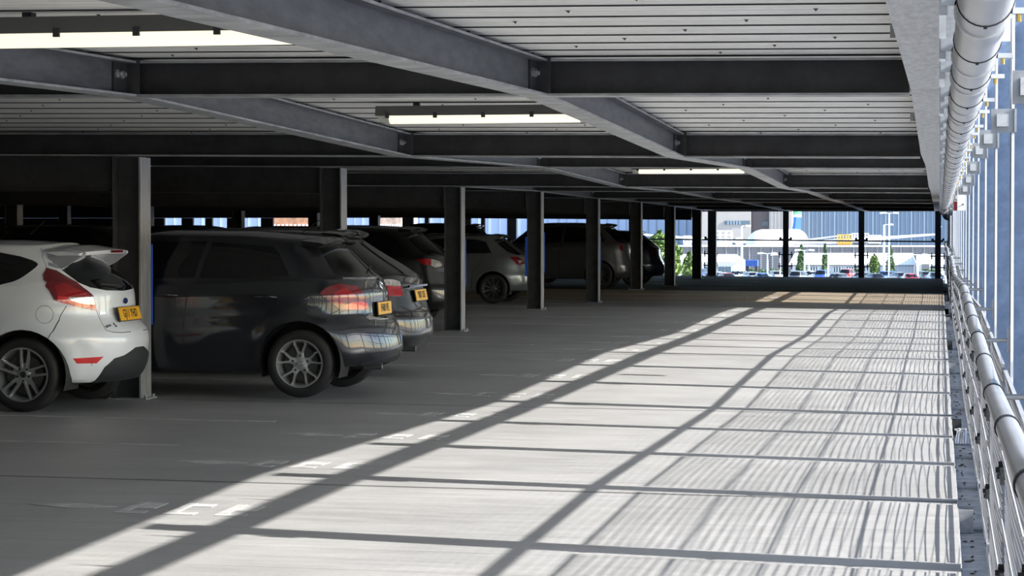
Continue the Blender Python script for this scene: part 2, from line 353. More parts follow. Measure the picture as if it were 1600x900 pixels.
# solid core beside the far bays, and a solid panel that shades a band of floor
def solid_panel(y0, y1, lab, z1=2.6):
    b = MB(); b.box(.50, .56, y0, y1, -.6, z1)
    for k in range(int((y1 - y0) / .3)): b.box(.48, .50, y0 + .3 * k + .1, y0 + .3 * k + .16, -.6, z1)
    tag(b.build('cladding_panel', galv_post), lab, 'cladding')
solid_panel(45.5, 50.2, 'solid blue grey facade cladding sheet beyond the alarm box')
solid_panel(55.6, 75.4, 'long solid facade cladding at the far right end of the deck')
BK = {'white_hatchback':{'lamp':[(1.0577,2.3073),(0.9687,2.4998),(0.8579,2.4276),(0.7349,2.1902),(0.6201,1.9872),(0.5284,1.9081),(0.5119,1.8276),(0.4945,1.7482),(0.6064,1.7713),(0.7153,1.8026),(0.8095,1.8307),(0.8896,1.8597),(0.9403,1.9709),(1.0647,2.1804)],'clear':[(0.7751,1.893),(0.5314,1.8945),(0.5145,1.814),(0.6355,1.8219),(0.7356,1.8529)],'bright':[(0.8638,1.9104),(0.7751,1.893),(0.7356,1.8529),(0.6355,1.8219),(0.5145,1.814),(0.4982,1.7501),(0.7153,1.8026),(0.863,1.8495)],'red':[(0.8638,1.9104),(0.8849,2.0226),(0.8302,2.0934),(0.678,1.9678),(0.5458,1.8979),(0.7751,1.893)],'win':[(0.791,2.4605),(0.7397,2.3127),(0.6769,2.1217),(0.5472,1.9936),(0.3453,1.9618),(0.1905,1.9573)],'wintop':[(0.0764,2.7304),(0.5529,2.6163)],'refl':[(0.8482,1.2627),(0.5747,1.276),(0.6385,1.2068),(0.8114,1.2083)],'diff':[(0.6241,1.0),(0.5942,1.0185),(0.5491,1.1588),(0.4431,1.2522),(0.3065,1.2771),(0.1392,1.2813)],'bline':[(0.7895,1.8038),(0.8716,1.6594),(1.0134,1.521),(1.0932,1.4)],'roofgap':[(0.7764,2.9622),(0.9162,2.7614),(0.9687,2.4998)],'tgate':[(0.4945,1.7467),(0.476,1.6798),(0.4944,1.6022),(0.5115,1.5508),(0.448,1.5297),(0.3257,1.5221),(0.1514,1.5244)],'fuel':[(0.9071,1.7164),(0.9177,1.6825),(0.9451,1.6544),(0.9772,1.6355),(1.007,1.6291),(1.0304,1.6363),(1.044,1.6555),(1.0492,1.684),(1.0518,1.7176),(1.0444,1.7516),(1.0277,1.78),(1.0034,1.7993),(0.9753,1.8061),(0.948,1.7993),(0.9251,1.7796),(0.9107,1.7508)],'quarter':[(2.3543,2.9282),(1.5994,2.8586),(1.2685,2.7819),(1.105,2.6979),(1.0569,2.6367),(1.0554,2.5882),(1.102,2.5195),(1.2275,2.3648),(1.3546,2.1951),(1.4313,2.1187),(1.4256,2.0435),(1.7147,1.9811)],'spo':[(0.7954,2.9247),(0.9687,2.4998),(0.7951,2.4748),(0.1329,2.7319)],'badge':[(0.0,1.8344)],'plate':[(0.0532,1.6994)],'emb':[(0.411,1.7217)],'zet':[(0.3937,1.5834)]},'dark_grey_hatchback':{'lamp':[(0.9623,1.8885),(0.8923,1.949),(0.8078,1.9898),(0.7374,2.0064),(0.6358,1.9834),(0.5471,1.9834),(0.4826,1.8998),(0.417,1.7815),(0.3991,1.7168),(0.4131,1.6801),(0.5751,1.6805),(0.7046,1.6923),(0.766,1.6983),(0.8548,1.7713),(0.9155,1.837)],'bright':[(0.7035,1.7512),(0.6465,1.7819),(0.5257,1.7951),(0.42,1.7656),(0.4097,1.7172),(0.4892,1.6934),(0.6269,1.6979),(0.7038,1.7047)],'red':[(0.8214,1.8934),(0.7061,1.9633),(0.6261,1.896),(0.5868,1.8261),(0.7186,1.7996),(0.7539,1.7445),(0.822,1.7852)],'win':[(0.7087,2.8424),(0.751,2.7195),(0.7911,2.4692),(0.8063,2.2734),(0.7741,2.2223),(0.6637,2.2159),(0.4881,2.2382)],'wintop':[(0.3129,2.8688)],'bline':[(0.9649,1.5505),(0.8853,1.6181),(0.8254,1.6631),(0.7709,1.6927)],'chrome':[(0.4823,1.5406),(0.4838,1.5127),(0.3354,1.5127),(0.2206,1.521),(0.1913,1.5418),(0.3108,1.5358)],'tgate':[(0.4974,1.6779),(0.483,1.6246),(0.487,1.566),(0.4834,1.5391)],'fuel':[(1.0142,1.7678),(1.0193,1.7323),(1.0348,1.7025),(1.0592,1.6824),(1.0875,1.6749),(1.1158,1.6816),(1.1397,1.701),(1.1571,1.7297),(1.1633,1.7645),(1.1581,1.7993),(1.1424,1.8291),(1.1184,1.8495),(1.09,1.8575),(1.0609,1.8518),(1.0367,1.8325),(1.0205,1.803)],'badge':[(0.0,2.0064)],'plate':[(0.0,1.6779)],'emb':[(0.3608,1.6136)],'lip':[(0.3402,2.2582),(0.0,2.2945),(0.0,2.2246),(0.0,2.138)]}}
# ---------------------------------------------------------------- facade posts
def slot_mat():
    m = mat('flange_sun_glare', (0.78, 0.79, 0.80), 0.4, 0.3)  # bright colour stands in for sun glare on the flange edges
    return m
flange_m = slot_mat()
PX = 0.24
def post_mesh(h0, h1):
    mb = MB(); w = .10; d = .21; tf = .0075; tw = .005
    prof = [(0, -w), (tf, -w), (tf, -tw), (d - tf, -tw), (d - tf, -w), (d, -w), (d, w), (d - tf, w), (d - tf, tw), (tf, tw), (tf, w), (0, w)]
    mb.sweep(prof, lambda u, v: (u, v, h0), lambda u, v: (u, v, h1)); return mb
def clamp_part(parent, z, side=1):
    """mesh clamp: two vertical jaws and a bolt"""
    c = MB()
    c.box(-.035, -.01, side * .112, side * .114, z - .03, z + .03)
    c.box(-.045, .02, side * .1025, side * .108, z - .01, z + .01)
    c.tube([(-.03, side * .114, z), (-.03, side * .13, z)], .008, 6)
    return c.build('mesh_clamp', dark_steel, parent)
posts_y = [yn(1) + 2.4 * k for k in range(-11, 24)]
post0 = empty('facade_post', (PX, 0, 0))
post_mesh(-.15, 2.34).build('h_section', [galv_post], post0)
for z in (.34, .70): clamp_part(post0, z, 1); clamp_part(post0, z, -1)
for sd in (1, -1):
    b = MB(); b.box(-.0018, .0078, min(sd * .1005, sd * .1022), max(sd * .1005, sd * .1022), -.1, 2.33); tag(b.build('flange_edge', flange_m, post0), 'flange edge brightened for sun glare')
b = MB(); b.box(-.07, .014, -.124, -.103, 1.865, 1.945); b.box(.006, .014, -.14, -.103, 1.865, 1.945); b.build('bracket_plate', galv, post0)
b = MB(); b.box(-.052, -.012, -.137, -.1245, 1.885, 1.927); tag(b.build('bracket_cap', mat('cap_grey', (.45, .46, .47), .4), post0), 'white square cap')
b = MB(); b.tube([(-.086, -.07, 1.16), (-.01, -.07, 1.16)], .007, 6); b.box(-.012, -.003, -.085, -.055, 1.12, 1.2); b.build('rail_bracket', galv, post0)
b = MB(); b.tube([(.065, -.115, 1.12), (.14, -.115, 1.12)], .008, 6); b.tube([(.125, -.13, 1.12), (.125, -.1, 1.12)], .016, 6); b.build('bolt', dark_steel, post0)
for i, y in enumerate(posts_y):
    o = post0 if i == 0 else copy_tree(post0)
    o.location = (PX, y, zf(PX, y))
    j = round((y - yn(0)) / 2.4)
    n_, k_ = divmod(j, 3); near = n_ < 0
    tag(o, 'blue grey facade post, ' + (['level with', 'one parking bay beyond', 'two parking bays beyond'][k_] + (' the %s column line' % ORD[n_] if not near else ' the unseen column line behind the camera')), 'post', 'galvanised facade posts')

# ---------------------------------------------------------------- wire mesh guard panels
def mesh_panel(L):
    root = empty('mesh_guard', (0, 0, 0))
    seg = 6
    def bow(t, k): return -.009 * math.sin(PI * t)
    b = MB(); H0, H1 = .10, 1.06; n = 34
    for k in range(n + 1):
        z = H0 + (H1 - H0) * k / n
        b.tube([(bow(j / seg, k * .05), .03 + (L - .06) * j / seg, z) for j in range(seg + 1)], .0022, 4, caps=False)
    m = int(L / .075)
    for k in range(m + 1):
        t = k / m
        b.tube([(bow(t, 0) + .004, .03 + (L - .06) * t, H0), (bow(t, 0) + .004, .03 + (L - .06) * t, H1)], .0018, 4, caps=False)
    b.build('wire_mesh', wire_m, root)
    for z in (.12, .33, .56, .79):
        b = MB()
        b.tube([(-.012, .02 + (L - .04) * j / seg, z) for j in range(seg + 1)], .005, 6); b.build('tension_wire', galv_light, root)
    b = MB(); b.box(-.006, .006, .02, L - .02, 1.054, 1.066); b.build('top_rim', galv_light, root)
    b = MB(); b.box(-.006, .006, .02, L - .02, .085, .093); b.build('bottom_rim', galv_light, root)
    return root
guard0 = mesh_panel(2.4 - .26)
for i, (a, c) in enumerate(zip(posts_y, posts_y[1:])):
    if c > YEND: break
    o = guard0 if i == 0 else copy_tree(guard0)
    za, zb = zf(PX, a + .12), zf(PX, c - .12)
    o.location = (PX - .02, a + .13, za); o.rotation_euler = (math.atan2(zb - za, 2.16), 0, 0)
    j = round((a - yn(0)) / 2.4); n_, k_ = divmod(j, 3)
    tag(o, 'wire mesh guard below the side handrail, ' + (['first', 'middle', 'last'][k_] + (' panel past the %s column line' % ORD[n_] if n_ >= 0 else ' panel beside the camera')), 'mesh panel', 'side mesh guards')

# ---------------------------------------------------------------- handrail
RX, RZ = 0.13, 1.165
rail = empty('handrail', (0, 0, 0)); tag(rail, 'long round steel handrail along the right open side of the deck', 'handrail')
mb = MB(); mb.tube([(RX, Y0 + .05, zf(0, Y0) + RZ)] + [(RX, yn(n), zf(0, yn(n)) + RZ) for n in range(-2, 9)] + [(RX, YEND - .35, zf(0, YEND) + RZ)], .0225, 20)
mb.build('tube', rail_m, rail, smooth=True)
for y in posts_y:
    for dy in (-.07, 1.13):
        yy = y + dy
        if yy < 0 or yy > YEND - .3: continue
        mb = MB(); mb.ring((RX, yy, zf(0, yy) + RZ), .0222, .0255, 'y', .022, 20); mb.build('sleeve', dark_steel, rail, smooth=True)

# ---------------------------------------------------------------- drain pipe under the edge beam
PPX, PPZ, PR = .098, 2.005, .062
def pz(y): return interp([(yn(-3), 2.02), (yn(0), 2.02), (yn(1), 2.0), (yn(4), 1.97), (yn(8), 1.95)], y)
pipe = empty('drainpipe', (0, 0, 0)); tag(pipe, 'pale grey drainpipe slung along the right side below the edge beam', 'pipe')
mb = MB(); yp = [Y0 + .05, 0, 6, 13.15, 20.35, 27.5, 35, 42, 50, 57, 64.0]
mb.tube([(PPX, y, pz(y)) for y in yp] + [(PPX + .01, 64.3, pz(64) - .03), (PPX + .06, 64.5, pz(64) - .1), (PPX + .16, 64.7, pz(64) - .14)], PR, 28); mb.build('tube', pipe_m, pipe, smooth=True)
for y in posts_y:
    if y > 63: break
    for dy, kind in ((-.55, 'band'), (.62, 'band'), (-.25, 'clamp'), (1.2, 'clamp')):
        yy = y + dy; z = pz(yy)
        if yy < 3: continue
        mb = MB()
        if kind == 'band':
            mb.ring((PPX, yy, z), PR, PR + .003, 'y', .008, 26); mb.box(PPX - .004, PPX + .004, yy, yy + .016, z - PR - .006, z - PR)
            mb.build('joint_band', dark_steel, pipe, smooth=True)
        else:
            mb.ring((PPX, yy, z), PR, PR + .006, 'y', .028, 26)
            mb.box(PPX - PR - .035, PPX - PR, yy - .014, yy + .014, z + .012, z + .05)
            mb.box(PPX - PR - .04, PPX - PR - .02, yy - .006, yy + .006, z - .01, z + .118)
            mb.box(PPX + PR, PPX + PR + .05, yy - .014, yy + .014, z - .01, z + .004)
            o = mb.build('pipe_clamp', galv_light, pipe, smooth=True)
            mb = MB(); mb.tube([(PPX + PR + .02, yy, z - .028), (PPX + PR + .02, yy, z - .01)], .006, 6)
            mb.build('bolt', brass_m, o)

# ---------------------------------------------------------------- gutter along the slab edge
gut = empty('gutter', (0, 0, 0)); tag(gut, 'shallow grey gutter between the floor edge and the wire mesh', 'gutter')
mb = MB()
for a, b in zip(ys, ys[1:]):
    for x0, x1, h0, h1 in ((XR + .001, .47, -.17, -.155), (.455, .47, -.155, .10), (XR + .001, XR + .006, -.155, -.02)):  # outer upstand added to keep the sun off the channel
        mb.hexa([(x0, a, zf(0, a) + h0), (x1, a, zf(0, a) + h0), (x1, b, zf(0, b) + h0), (x0, b, zf(0, b) + h0),
                 (x0, a, zf(0, a) + h1), (x1, a, zf(0, a) + h1), (x1, b, zf(0, b) + h1), (x0, b, zf(0, b) + h1)])
mb.build('channel', dirt_m, gut)
for n in range(-1, 8):
    y = yn(n); z = zf(0, y); mb = MB()
    mb.box(XR + .008, .186, y - .12, y + .10, z - .153, z - .03)
    mb.build('cross_stop', galv if n % 2 == 0 else dark_steel, gut)
    mb = MB(); mb.box(XR - .05, XR + .08, y - .02, y + .02, z + .001, z + .012); mb.build('joint_strap', galv, gut)
leaf_m = mat('dead_leaves', (0.06, 0.045, 0.03), 0.9)
mb = MB()
for k in range(260):
    y = random.uniform(9, 40)
    if abs((y - Y1 + 3.6) % 7.2 - 3.6) < .25 or abs(y - Y1 + .9) < .5 or abs((y - Y1 + 1.2) % 2.4 - 1.2) < .14: continue
    x = random.choice([.16, .17, .27]) + random.gauss(0, .012); s_ = random.uniform(.006, .02); z = zf(0, y) - .1535
    a = random.uniform(0, PI); dx, dy = s_ * math.cos(a), s_ * math.sin(a)
    mb.hexa([(x - dx, y - dy, z), (x + dy * .4, y - dx * .4, z), (x + dx, y + dy, z), (x - dy * .4, y + dx * .4, z)] + [(x - dx, y - dy, z + .004), (x + dy * .4, y - dx * .4, z + .008), (x + dx, y + dy, z + .004), (x - dy * .4, y + dx * .4, z + .002)])
tag(mb.build('leaf_litter', leaf_m), 'dark dead leaves and grit lying along the gutter', 'leaves', kind='stuff')

# cable bundle in the gutter by the first column line
mb = MB(); y = yn(1) - .9
for k in range(7):
    mb.tube([(.13 + .02 * k, y - .3, zf(0, y) - .14), (.15 + .015 * k, y - .1 - .02 * k, zf(0, y) - .05 + .02 * math.sin(k * 2)), (.13 + .012 * k, y + .15, zf(0, y) - .06), (.2, y + .3, zf(0, y) - .14)], .007, 6)
tag(mb.build('cable_bundle', galv_light, smooth=True), 'small bundle of looped cables in the gutter below the mesh', 'cables')

# alarm box on the facade
t = empty('rail_alarm_box', (.19, 23.85, 0)); tag(t, 'white alarm box with a red side hung by the drainpipe', 'alarm')
mb = MB(); mb.box(-.02, .065, 0, .12, 1.70, 1.93); mb.build('housing', white_m, t)
red_m = mat('red_plastic', (0.35, .02, .03), .4)
mb = MB(); mb.box(-.055, -.021, .02, .11, 1.70, 1.79); tag(mb.build('sounder', red_m, t), 'dark red sounder')
mb = MB(); mb.box(-.018, .066, -.008, 0, 1.90, 1.935); mb.build('lid_rim', galv_light, t)
mb = MB(); mb.tube([(.035, -.006, 1.76), (.035, 0, 1.76)], .008, 8); mb.build('lock', dark_steel, t)

# fine outer cable screen outside the posts
mb = MB()
for k in range(84):
    z = -.3 + .0345 * k
    mb.tube([(PX + .235, -6, z), (PX + .235, 55, z)], .0016, 3)
tag(mb.build('cable_screen', wire_m), 'screen of fine horizontal cables outside the facade posts', 'screen', kind='stuff')

# ---------------------------------------------------------------- far end railing
post1 = empty('railing_post', (0, 0, 0))
mb = MB(); mb.box(-.09, .09, -.05, .05, -.1, 2.13); mb.build('h_section', dark_steel, post1)
for z in (.34, .70):
    for sx in (-1, 1):
        c = MB(); c.box(sx * .19 - .018, sx * .19 + .018, -.058, -.045, z - .10, z + .10); c.box(min(sx * .09, sx * .23), max(sx * .09, sx * .23), -.058, -.045, z - .018, z + .018); c.build('mesh_clamp', dark_steel, post1)
c = MB(); c.box(-.2, .2, -.07, -.03, 1.17, 1.2); c.box(-.2, -.13, -.08, -.03, 1.13, 1.25); c.box(.13, .2, -.08, -.03, 1.13, 1.25); c.build('rail_bracket', dark_steel, post1)
endx = [-.05 - 2.36 * k for k in range(0, 5)]
px_panels = []
for i, x in enumerate(endx):
    o = post1 if i == 0 else copy_tree(post1)
    o.location = (x, YEND - .12, zf(x, YEND)); tag(o, 'dark railing post at the far open end, %s' % ['by the drainpipe', 'in front of the white building', 'in front of the aircraft', 'beside the last aisle column', 'in front of the green tree'][i], 'post', 'end railing posts')
rr = MB(); rr.tube([(-11, YEND - .235, zf(-11, YEND) + 1.15), (.1, YEND - .235, zf(0, YEND) + 1.15)], .024, 12)
tag(rr.build('end_handrail', dark_steel, smooth=True), 'dark horizontal handrail across the far open end', 'handrail')
def end_panel(L):
    r = empty('mesh_guard', (0, 0, 0)); b = MB()
    for k in range(15):
        z = .1 + .068 * k; b.tube([(.11, 0, z), (L - .11, 0, z)], .003, 4)
    m = int(L / .1)
    for k in range(m): b.tube([(.1 + (L - .2) * k / (m - 1), .006, .1), (.1 + (L - .2) * k / (m - 1), .006, 1.06)], .0025, 4)
    b.build('wire_mesh', dark_steel, r); return r
ep = end_panel(2.36)
for i in range(5):
    o = ep if i == 0 else copy_tree(ep)
    o.location = (endx[i] - 2.36, YEND - .155, zf(endx[i], YEND)); tag(o, 'dark far railing mesh, %s' % ['with parked cars behind', 'showing slim trees and white building', 'showing the lorry', 'beside the leafy tree', 'at the far left behind the crossover'][i], 'mesh panel', 'end mesh panels')

# ---------------------------------------------------------------- fluorescent lamps
glow = mat('lamp_diffuser', (.9, .88, .78), .3, emit=(1.0, .93, .66), estr=.58)
clear_m = mat('clear_plastic', (.62, .62, .56), .25)
lampbody = mat('lamp_body', (.10, .10, .095), .5)
def lamp():
    t = empty('batten_lamp', (0, 0, 0)); Lh = .79
    b = MB(); b.sweep([(-.075, 0), (.075, 0), (.06, .07), (-.06, .07)], lambda u, w: (-Lh, u, w), lambda u, w: (Lh, u, w)); b.build('housing', lampbody, t)
    prof = [(-.07, 0), (-.062, -.03), (-.04, -.05), (0, -.056), (.04, -.05), (.062, -.03), (.07, 0)]
    b = MB(); b.sweep(prof, lambda u, w: (-Lh + .1, u, w - .001), lambda u, w: (Lh - .1, u, w - .001)); b.build('diffuser', glow, t, smooth=True)
    for sx in (-1, 1):
        b = MB(); b.sweep(prof, lambda u, w: (sx * (Lh - .099), u, w - .001), lambda u, w: (sx * (Lh - .02), u * .85, w * .8 - .001)); b.build('end_cap', clear_m, t, smooth=True)
    for k in range(5):
        x = -.7 + .35 * k; b = MB(); b.box(x - .014, x + .014, -.083, -.068, -.018, .02); b.build('clip', dark_steel, t)
    for k in (-.5, .5):
        b = MB(); b.box(k - .02, k + .02, -.03, .03, .0705, .093); b.build('hanger', dark_steel, t)
    return t
L0 = lamp(); lamps = [(-3.3, yn(0) - 3.55)] + [(-3.2, yn(n) + 3.6) for n in range(0, 8)]
names = ['at top left, nearest the camera', 'with its dark housing in view, second from the camera', 'seen edge on just below the second cross beam', 'shorter looking, in front of the third cross beam',
         'partly hidden behind the beams', 'thin strip well down the aisle', 'hidden low between far beams', 'last thin strip down the aisle', 'at the far end']
for i, (x, y) in enumerate(lamps):
    o = L0 if i == 0 else copy_tree(L0)
    o.location = (x, y, zc(x, y) + BD - .095); tag(o, 'glowing fluorescent batten %s' % names[i], 'lamp', 'fluorescent battens')

# ---------------------------------------------------------------- worn floor paint
paint = mat('worn_white_paint', (0.46, 0.46, 0.45), .7, 0, .35, 9, col2=(.34, .335, .32))
def strip(name, x0, x1, y0, y1, seg=1):
    b = MB(); e = .0025
    b.hexa([(x0, y0, zf(x0, y0) + .0005), (x1, y0, zf(x1, y0) + .0005), (x1, y1, zf(x1, y1) + .0005), (x0, y1, zf(x0, y1) + .0005),
            (x0, y0, zf(x0, y0) + e), (x1, y0, zf(x1, y0) + e), (x1, y1, zf(x1, y1) + e), (x0, y1, zf(x0, y1) + e)])
    return b
for k in range(-3, 21):
    y = yn(1) + 2.4 * k
    if k % 3 == 0 or k == 11: continue
    b = strip('bay_line', -11.8, -5.1, y - .04, y + .04)
    tag(b.build('bay_line', paint), 'faded white bay line between parked cars', 'floor marking', 'faded bay lines')
for k in range(-4, 14):
    y = yn(1) + 2.4 * k + 1.2; b = MB()
    rr_ = random.Random(k)
    def q(x0, x1, ya, yb):
        z = lambda x, yy: zf(x, yy) + .003
        b.hexa([(x0, ya, z(x0, ya) - .002), (x1, ya, z(x1, ya) - .002), (x1, yb, z(x1, yb) - .002), (x0, yb, z(x0, yb) - .002), (x0, ya, z(x0, ya)), (x1, ya, z(x1, ya)), (x1, yb, z(x1, yb)), (x0, yb, z(x0, yb))])
    z = lambda x, yy: zf(x, yy)
    b.hexa([(-4.75, y, z(-4.75, y) + .001), (-4.5, y - .1, z(-4.5, y) + .001), (-4.25, y, z(-4.2, y) + .001), (-4.5, y + .1, z(-4.5, y) + .001), (-4.75, y, z(-4.75, y) + .003), (-4.5, y - .1, z(-4.5, y) + .003), (-4.25, y, z(-4.2, y) + .003), (-4.5, y + .1, z(-4.5, y) + .003)])
    x = -4.2
    for j in range(3):
        q(x, x + .16, y - .22, y - .13); q(x, x + .05, y - .12, y + .22); q(x + .055, x + .16, y + rr_.choice([-.02, .1]), y + .2); x += .27
    tag(b.build('bay_marking', paint), 'worn white painted bay marking on the aisle floor', 'floor marking', 'worn bay markings')
# ================================================================ cars
def herm(tab):
    """monotone cubic through (x,y) points"""
    xs = [p[0] for p in tab]; ys = [p[1] for p in tab]; n = len(xs)
    d = [(ys[i + 1] - ys[i]) / (xs[i + 1] - xs[i]) for i in range(n - 1)]
    m = [d[0]] + [0 if d[i - 1] * d[i] <= 0 else 2 * d[i - 1] * d[i] / (d[i - 1] + d[i]) for i in range(1, n - 1)] + [d[-1]]
    def f(x):
        if x <= xs[0]: return ys[0]
        if x >= xs[-1]: return ys[-1]
        lo, hi = 0, n - 1
        while hi - lo > 1:
            k = (lo + hi) // 2
            if xs[k] <= x: lo = k
            else: hi = k
        h = xs[hi] - xs[lo]; t = (x - xs[lo]) / h; t2 = t * t; t3 = t2 * t
        return (2 * t3 - 3 * t2 + 1) * ys[lo] + (t3 - 2 * t2 + t) * h * m[lo] + (-2 * t3 + 3 * t2) * ys[hi] + (t3 - t2) * h * m[hi]
    return f
def sstep(a, b, x):
    t = max(0, min(1, (x - a) / (b - a))); return t * t * (3 - 2 * t)

class Shape:
    def __init__(s, P):
        s.P = P; s.L = P['L']
        s.rear = herm(P['rear']); s.front = herm(P['front']); s.bot = herm(P['bot']); s.belt = herm(P['belt']); s.cant = herm(P['cant'])
        s.wid = herm(P['wid']); s.crown = P.get('crown', .06); s.cowl = P['cowl']; s.wtop = P['wtop']
        pr, qr = P.get('pq', (12, 3.0)); pf, qf = P.get('pqf', (7, 2.6))
        T = []
        for i in range(1601):
            ph = PI * i / 1600; c = math.cos(ph); sn = max(0.0, math.sin(ph))
            p, q = (pr, qr) if ph < PI / 2 else (pf, qf)
            T.append((.5 - .5 * math.copysign(abs(c) ** (2 / p), c), sn ** (2 / q)))
        acc = [0]
        for a, b in zip(T, T[1:]): acc.append(acc[-1] + math.hypot((b[0] - a[0]) * s.L, (b[1] - a[1]) * .86))
        s.tot = acc[-1]; s.T = T; s.acc = acc
        s.side0 = acc[800]
        s.taper = P.get('taper', .10)
    def C(s, u):
        u = max(0, min(s.tot, u)); a = s.acc; lo, hi = 0, len(a) - 1
        while hi - lo > 1:
            k = (lo + hi) // 2
            if a[k] <= u: lo = k
            else: hi = k
        t = (u - a[lo]) / max(1e-12, a[hi] - a[lo]); A, B = s.T[lo], s.T[hi]
        return A[0] + (B[0] - A[0]) * t, A[1] + (B[1] - A[1]) * t
    def RF(s, l):
        if l <= 2:
            t = max(0, l - 1)
            zr = s.bot(0) + (s.belt(0) - s.bot(0)) * t; zfr = s.bot(s.L) + (s.belt(s.L) - s.bot(s.L)) * t
            return s.rear(zr), s.front(zfr)
        t = min(1, l - 2); zr = s.belt(0) + (s.zr_top - s.belt(0)) * t
        R = s.rear(zr); F2 = s.front(s.belt(s.L)); k = .12
        if t < k: F = F2 + (s.cowl - F2) * (t / k)
        else: F = s.cowl + (s.wtop - s.cowl) * (t - k) / (1 - k)
        return R, F
    @property
    def zr_top(s): return s.P['rear'][-1][0]
    def pos(s, u, l):
        cx, cy = s.C(u); R, F = s.RF(l); x = R + (F - R) * cx
        W = s.wid(min(l, 3.0))
        if l > 2: W *= 1 - s.taper * sstep(1.6, .2, x) * min(1, (l - 2) * 2) - .06 * sstep(s.cowl - .6, s.cowl + .5, x) * min(1, (l - 2))
        y = W * cy; P = s.P
        if l <= 1:
            z = s.bot(x) + (1 - l) * .04; y *= .55 + .45 * l
        elif l <= 2: z = s.bot(x) + (s.belt(x) - s.bot(x)) * (l - 1)
        else:
            t = min(1, l - 2); ct = s.cant(x); bl = s.belt(x)
            z = bl + (ct - bl) * t
            if l > 3:
                y *= (4 - l)
            Wc = max(.05, s.wid(3.0))
            z += s.crown * t * t * max(0, 1 - (y / (Wc * 1.02)) ** 2)
        if 1 < l < 2.2:
            for (ax, az, ar) in P['arches']:
                r = math.hypot(x - ax, z - az)
                if r < ar + .16 and z < az + ar + .12: y += P.get('flare', .016) * sstep(ar + .15, ar + .02, r) * (1 if cy > .8 else cy)
            for (zc_, wz, amt) in P.get('creases', []):
                d = (z - zc_ - P.get('cslope', 0) * x) / wz
                y += amt * math.exp(-d * d) * sstep(.3, .9, cy)
        return Vector((x, y, z))
    def nrm(s, u, l):
        e = .006; f = .012
        l0, l1 = l - f, l + f
        if l <= 2 < l1: l1 = 2.0
        if l > 2 and l0 < 2: l0 = 2.0
        l0 = max(0, l0); l1 = min(3.995, l1)
        a = s.pos(min(s.tot, u + e), l) - s.pos(max(0, u - e), l); b = s.pos(u, l1) - s.pos(u, l0)
        n = b.cross(a)
        if n.length < 1e-10: return Vector((0, 0, 1 if l > 2 else -1))
        n.normalize(); return n
    # inverse maps
    def inv_side(s, x, z):
        l = 1.5
        bt, bl, ct = s.bot(x), s.belt(x), s.cant(x)
        if z <= bl: l = 1 + (z - bt) / (bl - bt)
        else: l = 2 + min(1.0, (z - bl) / max(.01, ct - bl))
        R, F = s.RF(l); cx = max(0, min(1, (x - R) / (F - R)))
        lo, hi = 0, 1600
        while hi - lo > 1:
            k = (lo + hi) // 2
            if s.T[k][0] <= cx: lo = k
            else: hi = k
        t = (cx - s.T[lo][0]) / max(1e-12, s.T[hi][0] - s.T[lo][0]); return s.acc[lo] + (s.acc[hi] - s.acc[lo]) * t, l
    def inv_rear(s, y, z, front=False):
        x = s.L if front else 0.2
        u = l = 0
        for _ in range(8):
            bt, bl, ct = s.bot(x), s.belt(x), s.cant(x)
            if z <= bl: l = 1 + (z - bt) / (bl - bt)
            else:
                cr = s.crown * max(0, 1 - (y / .62) ** 2); t = (z - bl) / max(.01, ct - bl)
                for _ in range(4): t = (z - bl - cr * t * t) / max(.01, ct - bl)
                l = 2 + max(0, min(1.0, t))
            W = s.wid(l)
            if l > 2: W *= 1 - s.taper * sstep(1.6, .2, x) * min(1, (l - 2) * 2)
            cy = max(0, min(1, abs(y) / W))
            lo, hi = (800, 1600) if front else (0, 800)
            while hi - lo > 1:
                k = (lo + hi) // 2
                if (s.T[k][1] <= cy) != front: lo = k
                else: hi = k
            dy = s.T[hi][1] - s.T[lo][1]
            t = (cy - s.T[lo][1]) / dy if abs(dy) > 1e-12 else 0
            u = s.acc[lo] + (s.acc[hi] - s.acc[lo]) * t; x = s.pos(u, l).x
        if y < 0: u = -.02 if not front else s.tot + .02
        return u, l

